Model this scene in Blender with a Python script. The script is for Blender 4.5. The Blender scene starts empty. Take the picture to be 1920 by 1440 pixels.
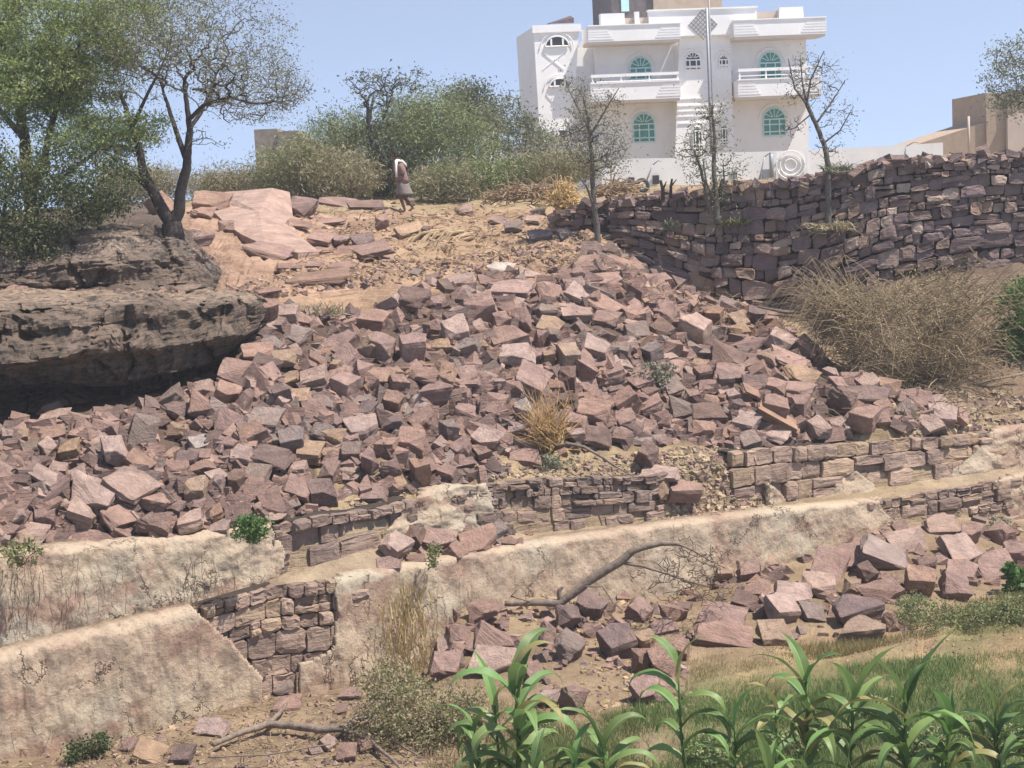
import bpy, bmesh, math, random
import numpy as np
from mathutils import Vector, Matrix, noise
from mathutils.bvhtree import BVHTree
random.seed(7)
rng = np.random.default_rng(7)
S = bpy.context.scene
COL = S.collection
# ---------------------------------------------------------------- camera, sky, sun
F = 3140.0
HOR = 350.0
PITCH = math.atan((720 - HOR) / F)
ROLL = math.radians(-2.8)
cam_d = bpy.data.cameras.new("camera")
cam = bpy.data.objects.new("camera", cam_d)
COL.objects.link(cam)
cam_d.sensor_width = 36.0
cam_d.lens = 36.0 * F / 1920.0
cam_d.clip_start = 0.5
cam_d.clip_end = 20000
RM = Matrix.Rotation(math.radians(90) - PITCH, 3, 'X') @ Matrix.Rotation(ROLL, 3, 'Z')
cam.matrix_world = RM.to_4x4()
S.camera = cam
SUN_AZ = math.radians(-19)      # angle from +X towards -Y (sun stands to the right and a little behind the viewer)
SUN_EL = math.radians(61)
sdir = Vector((math.cos(SUN_EL) * math.cos(SUN_AZ), math.cos(SUN_EL) * math.sin(SUN_AZ), math.sin(SUN_EL)))
sun_d = bpy.data.lights.new("sun", 'SUN')
sun_d.energy = 4.4
sun_d.angle = math.radians(0.5)
sun_d.color = (1.0, 0.94, 0.86)
sun = bpy.data.objects.new("sun", sun_d)
COL.objects.link(sun)
sun.rotation_euler = sdir.to_track_quat('Z', 'Y').to_euler()
w = bpy.data.worlds.new("World")
S.world = w
w.use_nodes = True
nt = w.node_tree
bg = nt.nodes['Background']
sky = nt.nodes.new('ShaderNodeTexSky')
sky.sky_type = 'NISHITA'
sky.sun_disc = False
sky.sun_elevation = SUN_EL
sky.sun_rotation = math.atan2(sdir.x, sdir.y)
sky.altitude = 2300
sky.air_density = 1.0
sky.dust_density = 0.5
sky.ozone_density = 4.0
# look the sky up a little above the true horizon: the air of this highland is clear down to the hills
_tc = nt.nodes.new('ShaderNodeTexCoord'); _ad = nt.nodes.new('ShaderNodeVectorMath'); _ad.operation = 'ADD'
_ad.inputs[1].default_value = (0, 0, 0.19)
nt.links.new(_tc.outputs['Generated'], _ad.inputs[0]); nt.links.new(_ad.outputs[0], sky.inputs[0])
_hs = nt.nodes.new('ShaderNodeHueSaturation'); _hs.inputs['Saturation'].default_value = 0.68; _hs.inputs['Value'].default_value = 1.15
nt.links.new(sky.outputs[0], _hs.inputs['Color']); nt.links.new(_hs.outputs[0], bg.inputs[0])
bg.inputs[1].default_value = 0.115
S.view_settings.view_transform = 'Standard'
S.view_settings.look = 'None'
S.view_settings.gamma = 1.0
S.view_settings.exposure = 0.77

# ---------------------------------------------------------------- geometry helpers
def ray(px, py):
    d = RM @ Vector(((px - 960) / F, (720 - py) / F, -1.0))
    return d
def P(px, py, D):
    d = ray(px, py)
    return d * (D / d.y)
def Pz(px, py, z):
    d = ray(px, py)
    return d * (z / d.z)
def proj(p):
    q = RM.transposed() @ Vector(p)
    return 960 + F * q.x / -q.z, 720 - F * q.y / -q.z
def lerp_line(kn, px):
    xs = [k[0] for k in kn]
    return [float(np.interp(px, xs, [k[i] for k in kn])) for i in range(1, len(kn[0]))]
def fb(p, s=1.0, o=4):
    return noise.fractal(Vector(p) * s, 1.0, 2.0, o)

def tag(o, label=None, cat=None, group=None, kind=None):
    if label: o['label'] = label
    if cat: o['category'] = cat
    if group: o['group'] = group
    if kind: o['kind'] = kind
    return o
def empty(name, loc, label, cat, group=None):
    o = bpy.data.objects.new(name, None)
    o.location = loc
    o.empty_display_size = 0.2
    COL.objects.link(o)
    return tag(o, label, cat, group)

class MB:
    def __init__(s):
        s.v = []; s.f = []; s.c = []; s.n = 0
    def add(s, verts, faces, col=None):
        verts = [tuple(q) for q in verts]
        s.v.extend(verts)
        s.f.extend([tuple(i + s.n for i in f) for f in faces])
        s.n += len(verts)
        if col is not None:
            s.c.extend([tuple(col) + (1.0,)] * len(verts))
    def box(s, x0, x1, y0, y1, z0, z1, M=None, col=None):
        vs = [Vector((x, y, z)) for z in (z0, z1) for y in (y0, y1) for x in (x0, x1)]
        if M is not None: vs = [M @ v for v in vs]
        s.add(vs, [(0, 2, 3, 1), (4, 5, 7, 6), (0, 1, 5, 4), (2, 6, 7, 3), (0, 4, 6, 2), (1, 3, 7, 5)], col)
    def tube(s, pts, rad, n=6, col=None, cap=True):
        pts = [Vector(p) for p in pts]
        if len(pts) < 2: return
        vs = []; fs = []
        up = Vector((0.31, 0.17, 0.93))
        for i, p in enumerate(pts):
            d = pts[min(i + 1, len(pts) - 1)] - pts[max(i - 1, 0)]
            if d.length < 1e-9: d = Vector((0, 0, 1))
            d.normalize()
            a = d.cross(up)
            if a.length < 0.1: a = d.cross(Vector((1, 0, 0)))
            a.normalize(); b = d.cross(a)
            r = rad[i] if hasattr(rad, '__len__') else rad
            for k in range(n):
                t = 2 * math.pi * k / n
                vs.append(p + (a * math.cos(t) + b * math.sin(t)) * r)
        for i in range(len(pts) - 1):
            for k in range(n):
                fs.append((i * n + k, i * n + (k + 1) % n, (i + 1) * n + (k + 1) % n, (i + 1) * n + k))
        if cap:
            fs.append(tuple(range(n - 1, -1, -1)))
            fs.append(tuple((len(pts) - 1) * n + k for k in range(n)))
        s.add(vs, fs, col)
    def loft(s, rings, close=True, cap=True, col=None):
        n = len(rings[0]); vs = [p for r in rings for p in r]; fs = []
        for i in range(len(rings) - 1):
            for k in range(n if close else n - 1):
                fs.append((i * n + k, i * n + (k + 1) % n, (i + 1) * n + (k + 1) % n, (i + 1) * n + k))
        if cap and close:
            fs.append(tuple(range(n - 1, -1, -1)))
            fs.append(tuple((len(rings) - 1) * n + k for k in range(n)))
        s.add(vs, fs, col)
    def build(s, name, mat, parent=None, smooth=False):
        me = bpy.data.meshes.new(name)
        if parent is not None and parent.type == 'EMPTY':
            inv = Matrix.LocRotScale(parent.location, parent.rotation_euler, parent.scale).inverted()
            vv = [inv @ Vector(v) for v in s.v]
        elif parent is not None and parent.parent is not None:
            pp = parent.parent
            inv = Matrix.LocRotScale(pp.location, pp.rotation_euler, pp.scale).inverted()
            vv = [inv @ Vector(v) for v in s.v]
        else: vv = s.v
        me.from_pydata([tuple(v) for v in vv], [], s.f)
        if s.c and len(s.c) == len(s.v):
            a = me.color_attributes.new("tone", 'FLOAT_COLOR', 'POINT')
            a.data.foreach_set("color", np.array(s.c, dtype=np.float32).ravel())
        if smooth:
            me.polygons.foreach_set("use_smooth", [True] * len(me.polygons))
        me.update()
        if mat: me.materials.append(mat)
        o = bpy.data.objects.new(name, me)
        COL.objects.link(o)
        if parent is not None: o.parent = parent
        return o

def np_object(name, V, Fc, mat, parent=None, tone=None, k=3, smooth=False):
    """fast mesh from arrays; every face has k corners"""
    me = bpy.data.meshes.new(name)
    if parent is not None:
        inv = Matrix.LocRotScale(parent.location, parent.rotation_euler, parent.scale).inverted()
        A = np.array(inv); V = V @ A[:3, :3].T + A[:3, 3]
    me.vertices.add(len(V)); me.vertices.foreach_set("co", V.astype(np.float32).ravel())
    me.loops.add(Fc.size); me.loops.foreach_set("vertex_index", Fc.astype(np.int32).ravel())
    me.polygons.add(len(Fc)); me.polygons.foreach_set("loop_start", np.arange(0, Fc.size, k, dtype=np.int32))
    me.polygons.foreach_set("loop_total", np.full(len(Fc), k, dtype=np.int32))
    if tone is not None:
        a = me.color_attributes.new("tone", 'FLOAT_COLOR', 'POINT')
        a.data.foreach_set("color", np.concatenate([tone, np.ones((len(tone), 1))], 1).astype(np.float32).ravel())
    me.polygons.foreach_set("use_smooth", np.full(len(Fc), bool(smooth)))
    me.update(calc_edges=True); me.validate()
    if mat: me.materials.append(mat)
    o = bpy.data.objects.new(name, me); COL.objects.link(o)
    if parent is not None: o.parent = parent
    return o

# ---------------------------------------------------------------- materials
def newmat(name):
    m = bpy.data.materials.new(name); m.use_nodes = True
    n = m.node_tree.nodes; b = n['Principled BSDF']
    return m, n, m.node_tree.links, b
def _mix(n, l, a, b, fac, mode='MIX'):
    x = n.new('ShaderNodeMix'); x.data_type = 'RGBA'; x.blend_type = mode
    for sock, val in ((x.inputs[6], a), (x.inputs[7], b), (x.inputs[0], fac)):
        if hasattr(val, 'is_linked') or hasattr(val, 'links'): l.new(val, sock)
        elif isinstance(val, (tuple, list)): sock.default_value = tuple(val) + (1.0,)
        else: sock.default_value = val
    return x.outputs[2]
def _noise(n, l, co, scale, detail=5, rough=0.6):
    x = n.new('ShaderNodeTexNoise'); x.inputs['Scale'].default_value = scale
    x.inputs['Detail'].default_value = detail; x.inputs['Roughness'].default_value = rough
    l.new(co, x.inputs['Vector']); return x.outputs['Fac']
def _ramp(n, l, src, stops):
    r = n.new('ShaderNodeValToRGB'); l.new(src, r.inputs[0])
    e = r.color_ramp.elements
    while len(e) < len(stops): e.new(0.5)
    for i, (p, c) in enumerate(stops):
        e[i].position = p; e[i].color = (c, c, c, 1) if not isinstance(c, tuple) else tuple(c) + (1,)
    return r.outputs[0]
def _map(n, l, co, sc):
    m = n.new('ShaderNodeMapping'); m.inputs['Scale'].default_value = sc; l.new(co, m.inputs['Vector']); return m.outputs[0]
def _bump(n, l, b, h, strength, dist):
    x = n.new('ShaderNodeBump'); x.inputs['Strength'].default_value = strength; x.inputs['Distance'].default_value = dist
    l.new(h, x.inputs['Height']); l.new(x.outputs[0], b.inputs['Normal'])

def stone_mat(name, use_attr, lo=(0.62, 0.6, 0.6), hi=(1.15, 1.12, 1.08), rough=0.92, bump=0.6, strata=True, scale=1.0, stain=0.35, world=False):
    m, n, l, b = newmat(name)
    tc = n.new('ShaderNodeTexCoord')
    co = tc.outputs['Object']
    if use_attr:
        a = n.new('ShaderNodeAttribute'); a.attribute_name = "tone"; base = a.outputs['Color']
    else:
        oi = n.new('ShaderNodeObjectInfo'); base = oi.outputs['Color']
        ad = n.new('ShaderNodeVectorMath'); ad.operation = 'ADD'; l.new(co, ad.inputs[0])
        sc = n.new('ShaderNodeVectorMath'); sc.operation = 'SCALE'; sc.inputs[3].default_value = 1.0
        l.new(oi.outputs['Location'], sc.inputs[0]); l.new(sc.outputs[0], ad.inputs[1]); co = ad.outputs[0]
    n1 = _noise(n, l, co, 2.2 * scale, 6, 0.65)
    c = _mix(n, l, lo, hi, _ramp(n, l, n1, [(0.3, 0.0), (0.7, 1.0)]))
    out = _mix(n, l, base, c, 1.0, 'MULTIPLY')
    # dark varnish and ochre stains, as in weathered sandstone
    n2 = _noise(n, l, co, 5.5 * scale, 5, 0.7)
    out = _mix(n, l, out, (0.10, 0.08, 0.08), _ramp(n, l, n2, [(0.56, 0.0), (0.74, stain)]))
    n3 = _noise(n, l, co, 1.3 * scale, 3, 0.5)
    out = _mix(n, l, out, (0.42, 0.27, 0.15), _ramp(n, l, n3, [(0.6, 0.0), (0.78, 0.35)]))
    h = _noise(n, l, co, 9 * scale, 8, 0.7)
    if strata:
        st = _noise(n, l, _map(n, l, co, (1.0, 1.0, 9.0)), 2.0 * scale, 5, 0.7)
        out = _mix(n, l, out, (0.13, 0.10, 0.10), _ramp(n, l, st, [(0.6, 0.0), (0.72, 0.35)]))
        mm = n.new('ShaderNodeMath'); mm.operation = 'ADD'; l.new(h, mm.inputs[0]); l.new(st, mm.inputs[1]); h = mm.outputs[0]
    l.new(out, b.inputs['Base Color'])
    b.inputs['Roughness'].default_value = rough
    b.inputs['Specular IOR Level'].default_value = 0.2
    _bump(n, l, b, h, bump, 0.06)
    return m
def leaf_mat(name, c1, c2, rough=0.6, trans=0.25):
    m, n, l, b = newmat(name)
    g = n.new('ShaderNodeNewGeometry')
    out = _mix(n, l, c1, c2, g.outputs['Random Per Island'])
    tc = n.new('ShaderNodeTexCoord')
    nn = _noise(n, l, tc.outputs['Object'], 0.9, 3, 0.5)
    out = _mix(n, l, out, tuple(x * 0.7 for x in c1), _ramp(n, l, nn, [(0.45, 0.0), (0.65, 0.5)]))
    l.new(out, b.inputs['Base Color']); b.inputs['Roughness'].default_value = rough
    b.inputs['Specular IOR Level'].default_value = 0.3
    tr = n.new('ShaderNodeBsdfTranslucent'); l.new(out, tr.inputs['Color'])
    mx = n.new('ShaderNodeMixShader'); mx.inputs[0].default_value = trans
    l.new(b.outputs[0], mx.inputs[1]); l.new(tr.outputs[0], mx.inputs[2])
    l.new(mx.outputs[0], n['Material Output'].inputs[0])
    return m
def flat_mat(name, c, rough=0.7, var=0.2, scale=3.0, bump=0.1, metal=0.0):
    m, n, l, b = newmat(name)
    tc = n.new('ShaderNodeTexCoord')
    nn = _noise(n, l, tc.outputs['Object'], scale, 6, 0.65)
    out = _mix(n, l, tuple(x * (1 - var) for x in c), tuple(min(1, x * (1 + var)) for x in c), _ramp(n, l, nn, [(0.3, 0.0), (0.7, 1.0)]))
    l.new(out, b.inputs['Base Color']); b.inputs['Roughness'].default_value = rough; b.inputs['Metallic'].default_value = metal
    b.inputs['Specular IOR Level'].default_value = 0.3
    if bump: _bump(n, l, b, nn, bump, 0.05)
    return m
M_rock = stone_mat("sandstone_block", False, bump=0.95, stain=0.5)
M_rub = stone_mat("sandstone_rubble", True, bump=0.9, stain=0.5)
M_mason = stone_mat("masonry_stone", True, stain=0.45, bump=0.8)
def plaster_mat():
    m, n, l, b = newmat("lime_plaster")
    tc = n.new('ShaderNodeTexCoord'); co = tc.outputs['Object']
    n1 = _noise(n, l, co, 0.7, 5, 0.6)
    c = _mix(n, l, (0.42, 0.315, 0.23), (0.50, 0.405, 0.29), _ramp(n, l, n1, [(0.35, 0.0), (0.65, 1.0)]))
    # grey lichen fields
    n2 = _noise(n, l, co, 0.45, 4, 0.6)
    c = _mix(n, l, c, (0.40, 0.36, 0.28), _ramp(n, l, n2, [(0.48, 0.0), (0.58, 0.6)]))
    # pinkish brown scars
    n5 = _noise(n, l, _map(n, l, co, (1.0, 1.0, 1.6)), 0.95, 5, 0.65)
    c = _mix(n, l, c, (0.33, 0.215, 0.16), _ramp(n, l, n5, [(0.52, 0.0), (0.60, 0.8)]))
    # rusty specks
    n3 = _noise(n, l, co, 16, 6, 0.75)
    c = _mix(n, l, c, (0.20, 0.13, 0.09), _ramp(n, l, n3, [(0.55, 0.0), (0.68, 0.75)]))
    # vertical runs
    st = _noise(n, l, _map(n, l, co, (6.0, 6.0, 0.55)), 1.6, 5, 0.7)
    c = _mix(n, l, c, (0.17, 0.115, 0.08), _ramp(n, l, st, [(0.56, 0.0), (0.72, 0.7)]))
    # cracks: zero line of a slow noise
    def crack(scale, width, seed):
        a = _noise(n, l, _map(n, l, co, (scale, scale, scale * 0.7)), 1.0, 6, 0.62)
        s = n.new('ShaderNodeMath'); s.operation = 'SUBTRACT'; l.new(a, s.inputs[0]); s.inputs[1].default_value = seed
        ab = n.new('ShaderNodeMath'); ab.operation = 'ABSOLUTE'; l.new(s.outputs[0], ab.inputs[0])
        return _ramp(n, l, ab.outputs[0], [(0.0, 1.0), (width, 0.0)])
    ck = crack(0.9, 0.008, 0.5)
    msk = _ramp(n, l, _noise(n, l, co, 1.1, 3, 0.5), [(0.48, 0.0), (0.56, 0.75)])
    ckm = n.new('ShaderNodeMath'); ckm.operation = 'MULTIPLY'; l.new(ck, ckm.inputs[0]); l.new(msk, ckm.inputs[1])
    c = _mix(n, l, c, (0.10, 0.065, 0.05), ckm.outputs[0])
    l.new(c, b.inputs['Base Color']); b.inputs['Roughness'].default_value = 0.95
    b.inputs['Specular IOR Level'].default_value = 0.15
    h = _noise(n, l, co, 7, 8, 0.72)
    mm = n.new('ShaderNodeMath'); mm.operation = 'SUBTRACT'; l.new(h, mm.inputs[0]); l.new(ckm.outputs[0], mm.inputs[1])
    _bump(n, l, b, mm.outputs[0], 0.8, 0.07)
    return m
M_plaster = plaster_mat()
def ground_mat():
    m, n, l, b = newmat("hillside_ground")
    tc = n.new('ShaderNodeTexCoord'); co = tc.outputs['Object']
    a = n.new('ShaderNodeAttribute'); a.attribute_name = "tone"
    n1 = _noise(n, l, co, 0.9, 8, 0.7)
    c = _mix(n, l, a.outputs['Color'], _mix(n, l, (0.55, 0.52, 0.5), (1.25, 1.25, 1.2), _ramp(n, l, n1, [(0.3, 0.0), (0.7, 1.0)])), 1.0, 'MULTIPLY')
    n2 = _noise(n, l, co, 7, 6, 0.75)
    c = _mix(n, l, c, (0.15, 0.10, 0.07), _ramp(n, l, n2, [(0.54, 0.0), (0.7, 0.65)]))
    st = _noise(n, l, _map(n, l, co, (0.5, 0.5, 7.0)), 2.0, 5, 0.7)
    c = _mix(n, l, c, (0.18, 0.11, 0.09), _ramp(n, l, st, [(0.57, 0.0), (0.7, 0.5)]))
    l.new(c, b.inputs['Base Color']); b.inputs['Roughness'].default_value = 0.97
    b.inputs['Specular IOR Level'].default_value = 0.1
    h = _noise(n, l, co, 5, 9, 0.75)
    mm = n.new('ShaderNodeMath'); mm.operation = 'ADD'; l.new(h, mm.inputs[0]); l.new(st, mm.inputs[1])
    _bump(n, l, b, mm.outputs[0], 0.9, 0.12)
    return m
M_ground = ground_mat()
def cliff_mat():
    m, n, l, b = newmat("weathered_cliff_rock")
    tc = n.new('ShaderNodeTexCoord'); co = tc.outputs['Object']
    a = n.new('ShaderNodeAttribute'); a.attribute_name = "tone"
    n1 = _noise(n, l, co, 1.1, 7, 0.7)
    c = _mix(n, l, a.outputs['Color'], _mix(n, l, (0.5, 0.5, 0.5), (1.5, 1.45, 1.4), _ramp(n, l, n1, [(0.3, 0.0), (0.7, 1.0)])), 1.0, 'MULTIPLY')
    runs = _noise(n, l, _map(n, l, co, (4.0, 4.0, 0.5)), 1.5, 5, 0.7)   # black water stains down the face
    c = _mix(n, l, c, (0.05, 0.045, 0.042), _ramp(n, l, runs, [(0.48, 0.0), (0.6, 0.75)]))
    st = _noise(n, l, _map(n, l, co, (0.5, 0.5, 6.0)), 1.6, 5, 0.7)
    c = _mix(n, l, c, (0.26, 0.19, 0.14), _ramp(n, l, st, [(0.6, 0.0), (0.72, 0.7)]))
    l.new(c, b.inputs['Base Color']); b.inputs['Roughness'].default_value = 0.95
    b.inputs['Specular IOR Level'].default_value = 0.15
    h = _noise(n, l, co, 3, 9, 0.75)
    mm = n.new('ShaderNodeMath'); mm.operation = 'ADD'; l.new(h, mm.inputs[0]); l.new(st, mm.inputs[1])
    _bump(n, l, b, mm.outputs[0], 1.0, 0.15)
    return m
M_cliff = cliff_mat()
M_bark = flat_mat("dark_bark", (0.055, 0.042, 0.038), 0.9, 0.45, 14, 0.5)
M_barkg = flat_mat("grey_bark", (0.13, 0.115, 0.095), 0.9, 0.4, 14, 0.5)
M_dead = flat_mat("dead_wood", (0.20, 0.155, 0.12), 0.9, 0.4, 12, 0.5)
M_twig = flat_mat("dry_twigs", (0.25, 0.185, 0.115), 0.9, 0.4, 5, 0.2)
M_twigd = flat_mat("brown_twigs", (0.12, 0.085, 0.06), 0.9, 0.4, 5, 0.2)
M_straw = leaf_mat("dry_straw", (0.62, 0.50, 0.26), (0.50, 0.37, 0.19), 0.8, 0.15)
L_green = leaf_mat("acacia_leaves", (0.17, 0.22, 0.06), (0.28, 0.32, 0.12))
L_dark = leaf_mat("dark_leaves", (0.055, 0.08, 0.03), (0.10, 0.125, 0.05))
L_olive = leaf_mat("olive_leaves", (0.17, 0.18, 0.075), (0.26, 0.25, 0.12))
L_mid = leaf_mat("bush_leaves", (0.17, 0.22, 0.08), (0.27, 0.30, 0.14))
L_grey = leaf_mat("grey_green_leaves", (0.17, 0.18, 0.12), (0.26, 0.26, 0.18))
L_dry = leaf_mat("dry_brown_leaves", (0.30, 0.25, 0.15), (0.40, 0.33, 0.21))
L_brush = leaf_mat("dry_brush", (0.33, 0.27, 0.14), (0.44, 0.35, 0.20), 0.8, 0.15)
L_fresh = leaf_mat("fresh_leaves", (0.06, 0.13, 0.03), (0.11, 0.20, 0.05))
# ---------------------------------------------------------------- terrain control lines (pixel x, pixel y, distance)
Dw1 = [(-900, 19.2), (0, 21.4), (640, 23.7), (1000, 26.0), (1400, 28.2), (1920, 31.8), (2800, 38)]
T1 = [(-900, 1300), (-300, 1275), (0, 1232), (330, 1152), (520, 1097), (640, 1086), (850, 1046), (1000, 1022), (1400, 965), (1660, 937), (1920, 892), (2800, 790)]
B1v = [(-900, 1480), (-300, 1440), (0, 1420), (200, 1400), (480, 1310), (640, 1290), (800, 1275), (850, 1150), (930, 1130), (1040, 1112), (1190, 1128), (1300, 1110), (1380, 1075), (1600, 1020), (1700, 980), (1840, 968), (1920, 975), (2800, 900)]
B2 = [(-900, 1290), (-300, 1262), (0, 1214), (300, 1150), (400, 1126), (520, 1080), (690, 1030), (850, 1000), (1000, 1004), (1220, 975), (1400, 946), (1660, 912), (1920, 870), (2800, 770)]
T2 = [(-900, 1090), (-300, 1060), (0, 1040), (330, 1010), (520, 985), (600, 965), (700, 955), (780, 930), (850, 912), (1000, 897), (1220, 892), (1380, 845), (1600, 830), (1830, 812), (1920, 800), (2800, 720)]
FT = [(-900, 1500), (0, 1440), (480, 1325), (640, 1302), (800, 1288), (900, 1310), (1000, 1345), (1240, 1335), (1300, 1228), (1480, 1217), (1690, 1196), (1780, 1142), (1920, 1105), (2800, 1020)]
E1 = [(-900, 840, 25), (0, 812, 25.5), (250, 785, 27), (350, 765, 28), (440, 690, 29.6), (480, 606, 31), (560, 590, 32), (700, 572, 33), (860, 535, 34), (1050, 515, 35), (1130, 478, 36.5), (1200, 507, 37), (1330, 572, 37.5), (1440, 590, 37.2), (1540, 690, 35), (1650, 735, 34), (1800, 768, 33), (1920, 765, 33.5), (2800, 740, 36)]
E2 = [(-900, 760, 31.5), (0, 750, 30.5), (250, 730, 31), (400, 700, 31.5), (480, 600, 31.9), (560, 580, 32.8), (700, 558, 33.8), (860, 524, 35), (1050, 498, 37), (1130, 474, 39.4), (1200, 504, 39.6), (1330, 576, 39.4), (1440, 596, 39.2), (1540, 640, 38.4), (1700, 640, 37), (1920, 600, 36.5), (2800, 560, 36.5)]
E3 = [(-900, 560, 32), (0, 560, 31.5), (250, 560, 31.5), (400, 553, 32.2), (480, 556, 32.6), (700, 545, 34.5), (860, 512, 36), (1050, 470, 39.5), (1130, 430, 42.5), (1200, 420, 43.5), (1330, 420, 44), (1440, 400, 43), (1700, 370, 41.8), (1920, 350, 40.9), (2800, 340, 40)]
E4 = [(-900, 540, 33), (0, 545, 33), (250, 545, 33), (400, 533, 33.8), (480, 515, 36), (700, 500, 38), (900, 480, 40), (1050, 450, 42), (1130, 412, 44), (1200, 400, 45), (1330, 390, 45), (1440, 375, 44), (1700, 350, 43), (1920, 330, 42), (2800, 320, 41.5)]
E5 = [(-900, 450, 34), (0, 450, 34), (200, 442, 34), (320, 438, 34.6), (360, 470, 36), (480, 440, 42), (700, 440, 44.5), (900, 437, 45), (1050, 425, 46), (1130, 405, 47), (1200, 390, 48), (1400, 355, 50), (1920, 322, 46), (2800, 300, 45)]
E6 = [(-900, 420, 46), (0, 415, 46), (330, 400, 46.5), (600, 395, 48), (755, 400, 49), (1000, 388, 50), (1130, 382, 50), (1400, 345, 54), (1920, 320, 52), (2800, 290, 52)]
E7 = [(-900, 410, 60), (0, 398, 60), (300, 374, 60), (600, 370, 60), (1000, 362, 62), (1200, 352, 70), (1400, 342, 70), (1920, 318, 70), (2800, 280, 70)]
STA = np.arange(-900, 2801, 9.0)
def sm(a, k=3):
    a = np.array(a); ker = np.ones(2 * k + 1) / (2 * k + 1)
    return np.convolve(np.pad(a, k, mode='edge'), ker, mode='valid')
def line_pts(kn, dfun=None, add=0.0, z=None):
    ys = sm([lerp_line(kn, x)[0] for x in STA])
    if z is not None: return [Pz(x, y, z) for x, y in zip(STA, ys)]
    if dfun is None: ds = sm([lerp_line(kn, x)[1] for x in STA])
    else: ds = sm([lerp_line(dfun, x)[0] + add for x in STA])
    return [P(x, y, d) for x, y, d in zip(STA, ys, ds)]
Lft = line_pts(FT, z=-7.0)
L = [
    ([Vector((p.x * 3.0 / p.y if p.y else 0, 3.0, -7.0)) for p in Lft], 14, 0.02),
    (Lft, 10, 0.05),
    (line_pts(B1v, Dw1, 0.02), 3, 0.03),
    (line_pts(T1, Dw1, 0.32), 3, 0.03),
    (line_pts(B2, Dw1, 0.82), 3, 0.02),
    (line_pts(T2, Dw1, 1.15), 26, 0.16),
    (line_pts(E1), 8, 0.12),
    (line_pts(E2), 8, 0.12),
    (line_pts(E3), 4, 0.12),
    (line_pts(E4), 14, 0.12),
    (line_pts(E5), 14, 0.16),
    (line_pts(E6), 8, 0.12),
    (line_pts(E7), 6, 0.06),
    ([Vector((p.x * 150 / p.y, 150, -0.7)) for p in line_pts(E7)], 4, 0.0),
    ([Vector((p.x * 6000 / p.y, 6000, -3.0)) for p in line_pts(E7)], 1, 0.0),
]
def tint(px, py, i, p):
    pink = (0.45, 0.30, 0.22); sand = (0.42, 0.29, 0.19); soil = (0.36, 0.27, 0.175)
    dark = (0.15, 0.105, 0.085); grey = (0.17, 0.14, 0.12)
    q = fb(p, 0.25, 3)
    def mixc(a, b, t):
        t = max(0.0, min(1.0, t)); return tuple(x + (y - x) * t for x, y in zip(a, b))
    if i <= 1:
        gr = (0.18, 0.20, 0.085)
        g = mixc((0.34, 0.25, 0.165), gr, ((px - 1230) / 200 * 1.0 + q * 1.5) if i == 0 else -1)
        strip = math.exp(-((py - 1225) / 32.0) ** 2) * (1 if px > 1450 else 0)
        strip2 = max(0, 1 - abs(px - 1400) / 150.0) * max(0, 1 - abs(py - 1260) / 60.0)
        return mixc(mixc(soil, g, 0.9), (0.46, 0.32, 0.19), max(strip, strip2 * 0.8))
    if i <= 4: return mixc(soil, (0.44, 0.34, 0.24), q + 0.4)
    if i == 5 :
        t = 0
        if 600 < px < 1420 and py > 830: t = 1
        if px > 1600: t = 0.9
        return mixc(dark, (0.42, 0.32, 0.20), t)  # dark mound colour puts shade into the gaps between the blocks
    if i == 6: return mixc(dark, sand, (px - 480) / 200) if px < 1150 else mixc((0.24, 0.17, 0.125), soil, 0.25 + q)
    if i in (7,): return grey if px < 450 else (mixc(pink, sand, 0.4) if px < 1150 else (0.24, 0.175, 0.13))
    if px < 330: return mixc(grey, dark, 0.4)
    t = max(0.0, min(1.0, (px - 640) / 160.0 + 0.5 * q))
    c = mixc(pink, sand, t)
    if i >= 11: c = mixc(c, (0.34, 0.29, 0.16), 0.6)
    return c
TV = []; TT = []
rows = 0
for i in range(len(L) - 1):
    A, K, amp = L[i]; Bn = L[i + 1][0]; amp2 = L[i + 1][2]
    for k in range(K if i < len(L) - 2 else K + 1):
        t = k / K
        rows += 1
        for j in range(len(STA)):
            p = A[j].lerp(Bn[j], t)
            a = amp + (amp2 - amp) * t
            if i == 5:   # mound under the pile bulges
                p = p + Vector((0, 0, 0.35 * math.sin(math.pi * t) - 0.10))
            if a > 0:
                q = Vector((p.x, p.y, p.z * 2.5))
                nz = fb(q, 0.55, 5)
                p = p + Vector((0.3 * nz * a * 2, 0.0, nz * a * 2.0))
                if 8 <= i <= 10:
                    # bedding steps in the bare sandstone
                    st = fb(Vector((p.x * 0.35, p.y * 0.5, 3.1)), 1.0, 4)
                    s_ = (st * 6.0) - math.floor(st * 6.0)
                    p = p + Vector((0, 0, 0.16 * min(1, s_ * 6) * (1 if 1 else 0) - 0.08))
            TV.append(p)
            px, py = proj(p)
            TT.append(tint(STA[j], py, i, p))
NS = len(STA)
V = np.array([tuple(p) for p in TV]); T = np.array(TT)
idx = np.arange(rows * NS).reshape(rows, NS)
Q = np.stack([idx[:-1, :-1], idx[:-1, 1:], idx[1:, 1:], idx[1:, :-1]], -1).reshape(-1, 4)
hill = np_object("hillside", V, Q, M_ground, tone=T, k=4)
tag(hill, kind='structure')
bvh = BVHTree.FromPolygons([tuple(v) for v in V], [tuple(int(i) for i in q) for q in Q])
def hit(px, py):
    d = ray(px, py).normalized()
    loc, nrm, i, dist = bvh.ray_cast(Vector((0, 0, 0)) + d * 3.0, d, 400)
    return loc
def down(x, y, z=20):
    loc, nrm, i, dist = bvh.ray_cast(Vector((x, y, z)), Vector((0, 0, -1)), 100)
    return loc.z if loc else -7.0

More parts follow.
